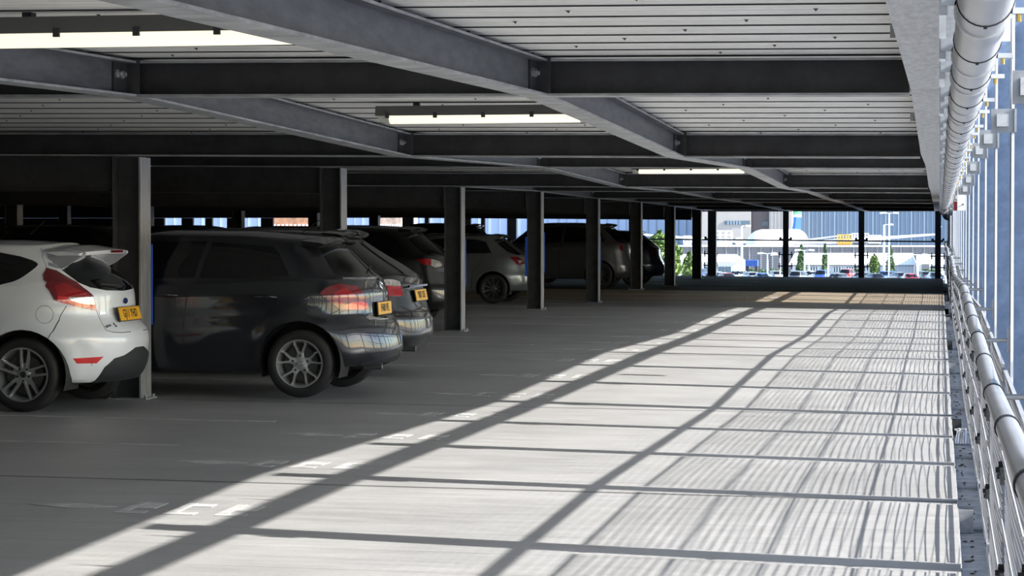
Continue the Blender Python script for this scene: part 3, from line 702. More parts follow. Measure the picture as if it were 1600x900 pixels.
SHAPES = {}
LS = .35   # level scale in the flat cutting plane
def build_car(P, regions, name, paint_m, mats, quality=1.0):
    """regions: list of dict(name, poly=[('s',x,z)|('r',y,z)|('f',y,z)...], m, off, mode)"""
    s = Shape(P); SHAPES[name] = s
    us = [0]; 
    while us[-1] < s.tot:
        u = us[-1]; cx = s.C(u)[0]
        st = (.05 if cx * s.L < 1.3 else .10) / quality
        if cx * s.L > s.L - .5: st = .07 / quality
        us.append(min(s.tot, u + st))
    nl = max(8, int(20 * quality)); ng = max(6, int(12 * quality)); nr = max(3, int(6 * quality))
    ls = [0, .35, .7, .9] + [1 + i / nl for i in range(nl)] + [2, 2.03, 2.06, 2.09, 2.12] + [2.12 + .88 * (i + 1) / ng for i in range(ng)] + [3 + (i + 1) / nr for i in range(nr)]
    ls[-1] = 3.999
    bm = bmesh.new()
    vv = [[bm.verts.new((u, l * LS, 0)) for u in us] for l in ls]
    for i in range(len(ls) - 1):
        for j in range(len(us) - 1):
            bm.faces.new((vv[i][j], vv[i][j + 1], vv[i + 1][j + 1], vv[i + 1][j]))
    lay = bm.faces.layers.int.new('reg')
    def flat(p):
        if p[0] == 'u': return Vector((p[1], p[2] * LS))
        if p[0] == 's': u, l = s.inv_side(p[1], p[2])
        else: u, l = s.inv_rear(p[1], p[2], p[0] == 'f')
        return Vector((u, l * LS))
    def dens(poly):
        out = []
        n = len(poly)
        for i in range(n):
            a, b = poly[i], poly[(i + 1) % n]
            if a[0] == b[0] == 'u':
                A, B = flat(a), flat(b); k = max(1, int((B - A).length / .12)); out += [A + (B - A) * (j / k) for j in range(k)]
            elif a[0] == b[0]:
                d = math.hypot(a[1] - b[1], a[2] - b[2]); k = max(1, int(math.ceil(d / (.10 / quality))))
                for j in range(k): out.append(flat((a[0], a[1] + (b[1] - a[1]) * j / k, a[2] + (b[2] - a[2]) * j / k)))
            else:
                A, B = flat(a), flat(b)
                for j in range(3): out.append(A + (B - A) * (j / 3))
        return out
    def inside(p, poly):
        c = False; n = len(poly); j = n - 1
        for i in range(n):
            if (poly[i].y > p.y) != (poly[j].y > p.y) and p.x < (poly[j].x - poly[i].x) * (p.y - poly[i].y) / (poly[j].y - poly[i].y) + poly[i].x: c = not c
            j = i
        return c
    rid = 0; cells = []
    for R in regions:
        rid += 1
        poly = dens(R['poly'])
        x0 = min(p.x for p in poly) - .02; x1 = max(p.x for p in poly) + .02; y0 = min(p.y for p in poly) - .02; y1 = max(p.y for p in poly) + .02
        def bb(f):
            xs_ = [v.co.x for v in f.verts]; ys_ = [v.co.y for v in f.verts]; return min(xs_), max(xs_), min(ys_), max(ys_)
        near = [f for f in bm.faces if f[lay] == 0 and not (f.verts[0].co.x > x1 + .2 or f.verts[0].co.x < x0 - .2)]
        near = [f for f in near if (lambda b: not (b[0] > x1 or b[1] < x0 or b[2] > y1 or b[3] < y0))(bb(f))]
        n = len(poly)
        for i in range(n):
            a, b = poly[i], poly[(i + 1) % n]
            d = b - a
            if d.length < 1e-6: continue
            ex0, ex1 = min(a.x, b.x) - 1e-4, max(a.x, b.x) + 1e-4; ey0, ey1 = min(a.y, b.y) - 1e-4, max(a.y, b.y) + 1e-4
            fs = []
            for f in near:
                b_ = bb(f)
                if not (b_[0] > ex1 or b_[1] < ex0 or b_[2] > ey1 or b_[3] < ey0): fs.append(f)
            if not fs: continue
            es = {e for f in fs for e in f.edges}; vs = {v for f in fs for v in f.verts}
            r = bmesh.ops.bisect_plane(bm, geom=fs + list(es) + list(vs), dist=1e-6, plane_co=(a.x, a.y, 0), plane_no=(-d.y, d.x, 0))
            fset = set(near); 
            for g in r['geom']:
                if isinstance(g, bmesh.types.BMFace) and g.is_valid: fset.add(g)
            near = [f for f in fset if f.is_valid]
        for f in near:
            c = f.calc_center_median()
            if f[lay] == 0 and inside(Vector((c.x, c.y)), poly): f[lay] = rid
    bm.verts.ensure_lookup_table(); bm.verts.index_update()
    P3 = {}; N3 = {}
    for v in bm.verts:
        u, l = v.co.x, v.co.y / LS
        P3[v.index] = s.pos(u, l); N3[v.index] = s.nrm(u, l)
    root = empty(name)
    groups = {}
    for f in bm.faces:
        g_ = f[lay]
        if g_ == 0 and f.calc_center_median().y / LS < 1.0: g_ = -1
        groups.setdefault(g_, []).append([v.index for v in f.verts])
    def make(nm, sets, sides, parent=root):
        """sets: [(faces, material, offset, thick)]"""
        V = []; F = []; NN = []; MI = []; ml = []
        for faces, m, off, rim in sets:
            if m not in ml: ml.append(m)
            mi = ml.index(m)
            for sd in sides:
                idx = {}
                def g(i, o, sd=sd, idx=idx):
                    k = (i, o)
                    if k not in idx:
                        p = P3[i] + N3[i] * o; n = N3[i]
                        if i in snap: p = Vector((p.x, 0, p.z))
                        idx[k] = len(V); V.append((p.x, p.y * sd, p.z)); NN.append((n.x, n.y * sd, n.z))
                    return idx[k]
                ed = {}
                for f in faces:
                    q = [g(i, off) for i in f]
                    F.append(q[::-1] if sd > 0 else q); MI.append(mi)
                    if rim:
                        for a, b in zip(f, f[1:] + f[:1]):
                            if (b, a) in ed: del ed[(b, a)]
                            else: ed[(a, b)] = 1
                if rim:
                    for a, b in ed:
                        if a in snap and b in snap: continue
                        pa, pb = P3[a] + N3[a] * (off - rim), P3[b] + N3[b] * (off - rim)
                        base = len(V)
                        for p in (P3[a] + N3[a] * off, P3[b] + N3[b] * off, pb, pa): V.append((p.x, p.y * sd, p.z))
                        e = P3[b] - P3[a]; n = N3[a].cross(e)
                        if n.length > 1e-12: n.normalize()
                        NN.extend([(n.x, n.y * sd, n.z)] * 4)
                        q = [base, base + 1, base + 2, base + 3]; F.append(q if sd > 0 else q[::-1]); MI.append(mi)
        me = bpy.data.meshes.new(nm); me.from_pydata(V, [], F)
        for m in ml: me.materials.append(m)
        for p, i in zip(me.polygons, MI): p.material_index = i; p.use_smooth = True
        me.normals_split_custom_set_from_vertices(NN)
        o = bpy.data.objects.new(nm, me); C.objects.link(o); o.parent = parent; return o
    snap = {i for i in P3 if abs(P3[i].y) < 1e-4}
    # orientation: our (u,l) winding gives outward normals on y>0
    body_sets = [(groups.get(0, []), paint_m, 0.0, 0.025), (groups.get(-1, []), mats['trim'], 0.0, 0)]
    objs = {}
    done = {}
    for k, R in enumerate(regions):
        fs = groups.get(k + 1, [])
        if not fs: continue
        md = R.get('mode', 'side'); m = mats[R['m']] if isinstance(R['m'], str) else R['m']
        if md == 'drop': continue
        if md == 'body': body_sets.append((fs, m, R.get('off', 0), R.get('rim', 0))); continue
        key = R['name'] + ('#' + R['id'] if 'id' in R else '')
        done.setdefault(key, (R, []))[1].append((fs, m, R.get('off', 0), R.get('rim', .012)))
    body = make('body', body_sets, (1, -1))
    for key, (R, sets) in done.items():
        md = R.get('mode', 'side')
        for sides in ([(1, -1)] if md == 'centre' else [(1,), (-1,)] if md == 'side' else [(1,)]):
            o = make(R['name'], sets, sides)
            if R.get('label'): o['label'] = R['label']
            objs.setdefault(key, []).append(o)
    bm.free()
    # inner arch liners and floor pan
    mb = MB()
    for ax, az, ar in P['arches']:
        for sd in (1, -1):
            n = 20; prev = None
            for i in range(n + 1):
                q = -.35 + (PI + .7) * i / n; c, sn = math.cos(q), math.sin(q)
                a = (ax + ar * c * .995, sd * (P['W'] - .035), az + ar * sn * .995); b = (ax + ar * c * .995, sd * (P['W'] - .36), az + ar * sn * .995)
                if prev: mb.poly([prev[0], a, b, prev[1]])
                prev = (a, b)
            mb.poly([(ax + ar * math.cos(-.35 + (PI + .7) * i / n), sd * (P['W'] - .36), az + ar * math.sin(-.35 + (PI + .7) * i / n)) for i in range(n + 1)])
    mb.box(.5, s.L - .5, -P['W'] + .38, P['W'] - .38, P['bot'][1][1] - .02, P['bot'][1][1] + .03)
    mb.build('underbody', black_m, root, fixn=False)
    return root, s, objs, body

# ---------------------------------------------------------------- wheels
tyre_m = mat('tyre_rubber', (0.018, 0.018, 0.019), .65, bump=.1, nscale=60)
alloy_m = mat('alloy_silver', (0.62, 0.63, 0.65), .3, .8)
alloy_d = mat('alloy_dark', (0.22, 0.225, 0.235), .3, .8)
disc_m = mat('brake_disc', (.10, .10, .10), .5, .6)
def lathe(mb, prof, n=48, mi=0, ax0=(0, 0, 0)):
    """profile (r, y) revolved about the y axis"""
    base = len(mb.v); m = len(prof)
    for k in range(n):
        q = 2 * PI * k / n
        for r, y in prof: mb.v.append((ax0[0] + r * math.cos(q), ax0[1] + y, ax0[2] + r * math.sin(q)))
    for k in range(n):
        j = (k + 1) % n
        for i in range(m - 1):
            mb.f.append((base + k * m + i, base + k * m + i + 1, base + j * m + i + 1, base + j * m + i)); mb.mi.append(mi)
def spoke(mb, q, pts, w, y0, y1):
    """pts: list of (r, tangential offset, halfwidth) along the spoke; y0 hub face, y1 rim face"""
    n = len(pts); base = len(mb.v)
    for i, (r, t, hw) in enumerate(pts):
        f = (r - pts[0][0]) / (pts[-1][0] - pts[0][0]); y = y0 + (y1 - y0) * f
        for a, dy in ((-hw, -.004), (-hw * .6, .004), (hw * .6, .004), (hw, -.004), (hw, -.03), (-hw, -.03)):
            tt = t + a; mb.v.append((r * math.cos(q) - tt * math.sin(q), y + dy, r * math.sin(q) + tt * math.cos(q)))
    for i in range(n - 1):
        for k in range(6):
            j = (k + 1) % 6; mb.f.append((base + i * 6 + k, base + i * 6 + j, base + (i + 1) * 6 + j, base + (i + 1) * 6 + k)); mb.mi.append(0)
def wheel(parent, x, z, y, sd, R, rr, style, rim_m, W=.2, hi=True, name='wheel'):
    """outer face at local +y"""
    t = MB(); r = R
    lathe(t, [(rr - .004, -.02), (rr + .012, -.004), (rr + .03, 0), (r - .03, -.006), (r - .008, -.022), (r, -.045), (r, -W + .045), (r - .008, -W + .02), (rr + .03, -W), (rr, -W + .02)], 56 if hi else 24)
    if hi:
        for k in range(4):
            lathe(t, [(r + .0005, -.06 - k * .03), (r + .0015, -.062 - k * .03), (r + .0005, -.066 - k * .03)], 48)
    o = t.build(name, tyre_m, parent, smooth=True)
    m = MB()
    lathe(m, [(rr + .006, -.012), (rr + .002, -.004), (rr - .008, -.006), (rr - .014, -.022), (rr - .03, -.06), (rr - .035, -W + .02)], 56 if hi else 24)
    hub = .068
    lathe(m, [(0.001, -.034), (.02, -.033), (hub * .85, -.036), (hub, -.042), (hub, -.08), (.001, -.08)], 28)
    if style == 'twin5':
        for k in range(5):
            q = PI / 2 + 2 * PI * k / 5 + .10
            for sg in (-1, 1): spoke(m, q, [(.05, sg * .020, .014), (.10, sg * .027, .013), (rr - .05, sg * .033, .011), (rr - .006, sg * .036, .012)], .02, -.036, -.012)
            spoke(m, q, [(.05, 0, .030), (.075, 0, .026), (.092, 0, .022)], .02, -.044, -.042)
    elif style == 'ysplit':
        for k in range(5):
            q = PI / 2 + 2 * PI * k / 5 + .0
            spoke(m, q, [(.05, 0, .033), (.095, 0, .030), (.105, 0, .030)], .02, -.04, -.034)
            for sg in (-1, 1): spoke(m, q, [(.09, sg * .014, .013), (.13, sg * .030, .0115), (.16, sg * .045, .011), (rr - .05, sg * .049, .011), (rr - .006, sg * .052, .012)], .02, -.036, -.010)
    elif style == 'ten':
        for k in range(10):
            q = PI / 2 + 2 * PI * k / 10
            spoke(m, q, [(.045, 0, .012), (rr - .05, 0, .011), (rr - .006, 0, .016)], .02, -.04, -.012)
    elif style == 'v5':
        for k in range(5):
            q = PI / 2 + 2 * PI * k / 5 + .3
            for sg in (-1, 1): spoke(m, q, [(.05, sg * .006, .012), (.12, sg * .022, .011), (rr - .006, sg * .06, .012)], .02, -.04, -.01)
    else:
        for k in range(7): spoke(m, 2 * PI * k / 7, [(.05, 0, .02), (rr - .006, 0, .025)], .02, -.04, -.012)
    ri = m.build('rim', rim_m, o, smooth=True)
    d = MB(); lathe(d, [(.05, -.085), (rr - .06, -.085), (rr - .06, -.10), (.05, -.10)], 24); lathe(d, [(.001, -.13), (rr - .036, -.13)], 24)
    d.build('brake_disc', disc_m, o)
    if hi:
        b = MB()
        for k in range(5):
            q = PI / 2 + 2 * PI * (k + .5) / 5 if style == 'twin5' else PI / 2 + 2 * PI * k / 5
            rb = .053 if style != 'ysplit' else .072
            lathe(b, [(.001, -.029), (.009, -.029), (.010, -.045)], 10, ax0=(rb * math.cos(q), 0, rb * math.sin(q)))
        b.build('wheel_nuts', black_m, o)
        b = MB(); lathe(b, [(.001, -.026), (.022, -.027), (.026, -.034)], 20); b.build('centre_cap', mat('cap_dark', (.05, .05, .055), .3, .5) if style == 'twin5' else alloy_m, o, smooth=True)
    o.location = (x, sd * y, z); 
    if sd < 0: o.rotation_euler = (0, 0, PI)
    return o

# ---------------------------------------------------------------- paints and lamps
def paintm(name, col, metal=.3, rough=.35): return mat(name, col, rough, metal, coat=1.0)
paint_white = paintm('paint_white', (.82, .86, .92), 0, .35)
paint_grey = paintm('paint_dark_grey', (.016, .018, .024), .4, .32)
paint_black = paintm('paint_black', (.008, .008, .009), .2, .3)
paint_silver = paintm('paint_silver', (.22, .24, .255), .6, .35)
paint_mid = paintm('paint_mid_grey', (.13, .135, .15), .6, .35)
glass_m = mat('tinted_glass', (.006, .007, .008), .04, 0, coat=0)
gap_m = mat('panel_gap', (.008, .008, .008), .8)
trim_m = mat('black_trim', (.018, .02, .024), .55)
lred = mat('lamp_red', (.34, .006, .010), .12, 0, coat=1.0)
lred2 = mat('lamp_red_dark', (.16, .004, .008), .15, 0, coat=1.0)
lbright = mat('lamp_red_bright', (.75, .03, .03), .15, 0, coat=1.0)
lclear = mat('lamp_clear', (.62, .60, .58), .15, .5, .5, 30, coat=1.0)
chrome = mat('chrome', (.75, .76, .78), .08, 1.0)
plate_y = mat('plate_yellow', (.80, .42, .02), .4)
CM = dict(glass=glass_m, gap=gap_m, trim=trim_m, red=lred, red2=lred2, bright=lbright, clear=lclear, chrome=chrome)

def gap(pts, w=.006, kind='s'):
    """thin panel gap regions along a polyline"""
    out = []
    for a, b in zip(pts, pts[1:]):
        k = a[0]; d = Vector((b[1] - a[1], b[2] - a[2])); 
        if d.length < 1e-6: continue
        n = Vector((-d.y, d.x)).normalized() * w / 2; e = d.normalized() * w * .3
        out.append(dict(name='gap', m='gap', mode='body', off=-.002, poly=[(k, a[1] + n.x - e.x, a[2] + n.y - e.y), (k, b[1] + n.x + e.x, b[2] + n.y + e.y), (k, b[1] - n.x + e.x, b[2] - n.y + e.y), (k, a[1] - n.x - e.x, a[2] - n.y - e.y)]))
    return out
def S(*pts): return [('s', x, z) for x, z in pts]
def R_(*pts): return [('r', y, z) for y, z in pts]
def F_(*pts): return [('f', y, z) for y, z in pts]
def circ(x, z, r, n=16, k='s'): return [(k, x + r * math.cos(2 * PI * i / n), z + r * math.sin(2 * PI * i / n)) for i in range(n)]
def arch_regions(P):
    out = []
    for ax, az, ar in P['arches']:
        poly = [('s', ax + ar * math.cos(q), az + ar * math.sin(q)) for q in [PI * i / 16 for i in range(17)]]
        zl = P['bot_min'] - .15
        poly += [('s', ax - ar, zl), ('s', ax + ar, zl)]
        out.append(dict(name='arch', m='trim', mode='drop', poly=poly))
    return out
def ugap(pts, w=.006):
    """panel gap along points given on the flat cutting plane"""
    out = []
    for a, b in zip(pts, pts[1:]):
        if a[0] != 'u' or b[0] != 'u': continue
        A, B_ = Vector((a[1], a[2] * .8)), Vector((b[1], b[2] * .8)); d = B_ - A
        if d.length < 1e-5: continue
        n = Vector((-d.y, d.x)).normalized() * w / 2; e = d.normalized() * w * .3
        q = [A + n - e, B_ + n + e, B_ - n + e, A - n - e]
        out.append(dict(name='gap', m='gap', mode='body', off=-.002, poly=[('u', v.x, v.y / .8) for v in q]))
    return out
def BP(car, key): return [('u', u, l) for u, l in BK[car][key]]
def surf(s, y, z, front=False):
    u, l = s.inv_rear(y, z, front); return s.pos(u, l), s.nrm(u, l)

FONT = bpy.data.fonts[0] if bpy.data.fonts else None
def text_mesh(txt, size, parent, name, m, depth=.001, squash=1.0):
    cu = bpy.data.curves.new(name, 'FONT'); cu.body = txt; cu.size = size; cu.align_x = 'CENTER'; cu.align_y = 'CENTER'; cu.extrude = depth; cu.resolution_u = 2
    cu.offset = size * .018
    o = bpy.data.objects.new(name, cu); C.objects.link(o)
    dg = bpy.context.evaluated_depsgraph_get(); me = bpy.data.meshes.new_from_object(o.evaluated_get(dg)); me.name = name
    bpy.data.objects.remove(o); bpy.data.curves.remove(cu)
    me.materials.clear(); me.materials.append(m)
    for v in me.vertices: v.co.x *= squash
    ob = bpy.data.objects.new(name, me); C.objects.link(ob); ob.parent = parent; return ob
def num_plate(parent, s, z, txt, y=0, hold=True, tilt=None, squash=.8):
    p, n = surf(s, 0.0, z); 
    b = MB(); b.box(-.26, .26, -.0555, .0555, 0, .006); o = b.build('number_plate', plate_y, parent)
    p0, _ = surf(s, 0, z + .055); p1, _ = surf(s, 0, z - .055)
    ang = math.atan2(p1.x - p0.x, p0.z - p1.z)   # lean
    # local frame: +x plate -> car -y..., normal -> -x (rearwards)
    o.matrix_local = Matrix.Translation((min(p0.x, p1.x, p.x) - .005, y, z)) @ Matrix.Rotation(-ang * .8, 4, 'Y') @ Matrix(((0, 0, -1, 0), (-1, 0, 0, 0), (0, 1, 0, 0), (0, 0, 0, 1)))
    b = MB(); b.box(-.268, .268, -.062, .062, -.008, -.0005); b.build('plate_backing', trim_m, o)
    t = text_mesh(txt, .098, o, 'plate_lettering', black_m, .0006, squash); t.location = (0, 0.0, .0068)
    return o
def rear_item(mbuild, parent, s, y, z, out=.004):
    p, n = surf(s, y, z)
    zax = n; xax = Vector((0, -1, 0)); xax = (xax - zax * xax.dot(zax)).normalized(); yax = zax.cross(xax)
    if mbuild: mbuild.matrix_local = Matrix.Translation(p + n * out) @ Matrix((xax, yax, zax)).transposed().to_4x4()
    return p, n
def handle(parent, s, x, z, m, L=.2):
    u, l = s.inv_side(x, z)
    for sd in (1, -1):
        b = MB(); pts = []
        for k in range(9):
            t = k / 8; uu, ll = s.inv_side(x - L / 2 + L * t, z + .006 * math.sin(PI * t)); p = s.pos(uu, ll); o = .004 + .026 * math.sin(PI * min(1, max(0, t))) ** .5
            pts.append((p.x, (p.y + o) * sd, p.z))
        b.tube(pts, [.007, .011, .013, .014, .014, .014, .013, .011, .007], 8); b.build('door_handle', m, parent, smooth=True)
def mirror(parent, s, x, z, m, y=None):
    u, l = s.inv_side(x, z); p = s.pos(u, l)
    for sd in (1, -1):
        b = MB(); bm_ = bmesh.new(); bmesh.ops.create_uvsphere(bm_, u_segments=16, v_segments=10, radius=1)
        for v in bm_.verts:
            v.co = Vector((v.co.x * .09 * (.55 if v.co.x < 0 else 1), v.co.y * .12, v.co.z * .075))
        me = bpy.data.meshes.new('door_mirror'); bm_.to_mesh(me); bm_.free(); me.materials.append(m)
        for q in me.polygons: q.use_smooth = True
        o = bpy.data.objects.new('door_mirror', me); C.objects.link(o); o.parent = parent; o.location = (p.x, (p.y + .13) * sd, p.z + .05)
        b.tube([(0, -sd * .02, -.03), (.0, -sd * .16, -.07)], .022, 8); b.build('mirror_arm', trim_m, o)
# ---------------------------------------------------------------- white three door hatchback
def white_hatch():
    L = 3.95
    P = dict(L=L, W=.86, bot_min=.22,
        rear=[(.20, .20), (.30, .12), (.42, .085), (.56, .075), (.64, .095), (.71, .16), (.77, .20), (.86, .208), (.95, .215), (1.05, .28), (1.20, .42), (1.33, .58), (1.40, .70)],
        front=[(.18, L - .12), (.35, L - .02), (.55, L), (.68, L - .05), (.78, L - .18)],
        bot=[(0, .235), (.35, .235), (.8, .225), (2.0, .21), (3.3, .20), (L, .20)],
        belt=[(0, 1.00), (.4, 1.02), (.9, 1.02), (1.6, .985), (2.6, .93), (3.1, .88), (3.5, .80), (L, .68)],
        cant=[(0, 1.27), (.45, 1.305), (.7, 1.325), (1.2, 1.345), (1.8, 1.345), (2.3, 1.31), (2.7, 1.22), (3.2, 1.0), (L, .80)],
        wid=[(1, .80), (1.15, .835), (1.5, .86), (1.8, .855), (1.94, .84), (2.0, .82), (2.1, .79), (2.5, .70), (3.0, .585)],
        crown=.05, cowl=3.05, wtop=2.25, arches=[(.78, .305, .368), (3.28, .305, .368)], flare=.02, taper=.06, pq=(7.2, 2.35),
        creases=[(.62, .05, .006), (.93, .05, .008)], cslope=-.01)
    RG = arch_regions(P)
    W_ = 'white_hatchback'
    for m_, k_ in (('clear', 'clear'), ('bright', 'bright'), ('red', 'red'), ('red2', 'lamp')):
        RG.append(dict(name='tail_lamp', id='t', m=m_, off=.006, rim=.02, poly=BP(W_, k_)))
    RG.append(dict(name='rear_window', m='glass', mode='centre', off=-.004, rim=0, poly=BP(W_, 'win') + [('r', -.001, .975), ('r', -.001, 1.33), ('r', .38, 1.32)] + BP(W_, 'wintop')))
    RG.append(dict(name='quarter_window', m='glass', off=-.004, rim=0, poly=S((1.62, 1.315),) + BP(W_, 'quarter')[1:-1] + S((1.62, 1.02),)))
    RG.append(dict(name='door_window', m='glass', off=-.004, rim=0, poly=S((1.68, 1.368), (2.15, 1.345), (2.45, 1.25), (2.75, 1.08), (2.86, .985), (2.2, 1.0), (1.68, 1.02))))
    RG.append(dict(name='windscreen', m='glass', mode='centre', off=-.004, rim=0, poly=F_((-.001, 1.38), (.50, 1.36), (.66, 1.02), (-.001, .99))))
    RG.append(dict(name='rear_reflector', m='bright', off=.003, rim=.01, poly=BP(W_, 'refl')))
    RG.append(dict(name='fuel_flap', m=paint_white, off=0.0005, rim=.006, mode='left', poly=BP(W_, 'fuel')))
    fc = BP(W_, 'fuel'); cu_ = sum(p[1] for p in fc) / 16; cl_ = sum(p[2] for p in fc) / 16
    RG += [dict(name='gap', m='gap', mode='body', off=-.003, poly=[('u', cu_ + (p[1] - cu_) * 1.05, cl_ + (p[2] - cl_) * 1.05) for p in fc])]
    RG += ugap(BP(W_, 'bline')) + ugap(BP(W_, 'roofgap')) + ugap([p for p in BP(W_, 'tgate') if p[1] > .03])
    RG += gap(S((.67, 1.335), (1.2, 1.36), (1.9, 1.365)), .005)
    RG += gap(S((1.66, 1.37), (1.66, .9), (1.62, .5), (1.60, .30)), .006) + gap(S((2.86, .98), (2.92, .6), (2.86, .30)), .006)
    RG.append(dict(name='diffuser', m='trim', mode='centre', off=.006, rim=.02, poly=[('u', BK[W_]['diff'][0][0], 1.0)] + [p for p in BP(W_, 'diff') if p[1] > .17] + [('r', .10, .505), ('r', -.001, .507), ('u', -.001, 1.0)]))
    RG.append(dict(name='headlamp', m='clear', off=.004, rim=.01, poly=S((3.35, .80), (3.6, .74)) + F_((.60, .62), (.66, .58)) + S((3.6, .63),)))
    RG.append(dict(name='grille', m='trim', mode='centre', off=.003, rim=.01, poly=F_((-.001, .50), (.45, .48), (.38, .28), (-.001, .28))))
    root, s, ob, body = build_car(P, RG, 'white_hatchback', paint_white, CM)
    for x in (.79, 3.28):
        for sd in (1, -1): wheel(root, x, .305, .835, sd, .305, .218, 'twin5', alloy_m, name='wheel')
    num_plate(root, s, .785, 'GJ11 YHD')
    # roof spoiler
    b = MB(); n = 14; rows = []
    for j in range(n + 1):
        y = -.58 + 1.16 * j / n; a = abs(y) / .58
        xr = .28 + .115 * a ** 2; xf = .72 - .02 * a; zr = 1.318 - .02 * a ** 2.5; zfm = 1.372 - .05 * a * a
        p = [(xf, zfm - .012), (.5 * (xf + xr), .5 * (zfm + zr) + .012), (xr + .05, zr + .012), (xr, zr), (xr + .015, zr - .03), (xr + .12, zr - .030), (xf - .12, zfm - .06)]
        if a > .97: p = [(q[0], 1.285 + (q[1] - 1.285) * .6) for q in p]
        rows.append([(q[0], y, q[1]) for q in p])
    for r0, r1 in zip(rows, rows[1:]):
        m_ = len(r0)
        for k in range(m_):
            kk = (k + 1) % m_; b.poly([r0[k], r0[kk], r1[kk], r1[k]])
    b.poly(rows[0][::-1]); b.poly(rows[-1])
    # side cheeks of the spoiler: taper down from the tip to the top corner of the lamp
    ol = [(.745, 1.325), (.69, 1.25), (.655, 1.19), (.60, 1.172), (.555, 1.165), (.49, 1.205), (.44, 1.238), (.39, 1.268), (.362, 1.29), (.37, 1.308), (.48, 1.328), (.62, 1.338)]
    for sd in (1, -1):
        lo_, hi_ = [], []
        for x, z in ol:
            u, l = s.inv_side(max(x, .555), min(z, 1.32)); yy = s.pos(u, l).y + .006
            if x < .555: yy = .60 - (.555 - x) * .40 - max(0, z - 1.30) * .3
            hi_.append((x, sd * yy, z)); lo_.append((x, sd * (yy - .035), z))
        b.poly(hi_); b.poly(lo_[::-1])
        for k in range(len(ol)):
            kk = (k + 1) % len(ol); b.poly([hi_[k], lo_[k], lo_[kk], hi_[kk]])
    sp = b.build('roof_spoiler', paint_white, root, smooth=True)
    b = MB(); b.box(.272, .284, -.13, .13, 1.296, 1.316); tag(b.build('high_brake_lamp', lred2, sp), 'dark red brake lamp')
    # badges
    b = MB(); n = 20
    b.sweep([(.058 * math.cos(2 * PI * k / n), .026 * math.sin(2 * PI * k / n)) for k in range(n)], lambda u, w: (u, w, 0), lambda u, w: (u, w, .004))
    o = b.build('oval_badge', chrome, root); rear_item(o, root, s, 0, .89)
    b = MB(); b.sweep([(.052 * math.cos(2 * PI * k / n), .021 * math.sin(2 * PI * k / n)) for k in range(n)], lambda u, w: (u, w, .004), lambda u, w: (u, w, .0055)); tag(b.build('badge_face', mat('badge_blue', (.01, .03, .12), .2), o), 'dark blue badge face')
    t = text_mesh('zetec', .045, root, 'model_lettering', chrome, .001); rear_item(t, root, s, .44, .695)
    t = text_mesh('S', .06, root, 'model_lettering', mat('dark_letter', (.02, .02, .03), .3), .0015); rear_item(t, root, s, .34, .697)
    b = MB(); b.box(-.035, .035, -.008, .008, 0, .003); o = b.build('side_emblem', chrome, root); rear_item(o, root, s, .42, .80)
    # wiper
    b = MB(); p0, n0 = surf(s, .02, 1.0); p1, n1 = surf(s, .38, 1.03); b.tube([p0 + n0 * .02, (p0 + p1) / 2 + n0 * .025, p1 + n1 * .015], .006, 6); b.tube([p0 - Vector((0, 0, .02)) + n0 * .005, p0 + n0 * .03], .016, 8)
    b.build('rear_wiper', trim_m, root)
    handle(root, s, 1.86, .86, paint_white)
    mirror(root, s, 2.78, .98, paint_white)
    b = MB(); b.tube([(1.05, -.0, 1.44), (.92, 0, 1.56)], .004, 6); b.build('aerial', trim_m, root)
    p, n = surf(s, .62, .385)
    b = MB(); b.tube([p, p + n * .006], .012, 10); b.build('parking_sensor', paint_white, root)
    return root

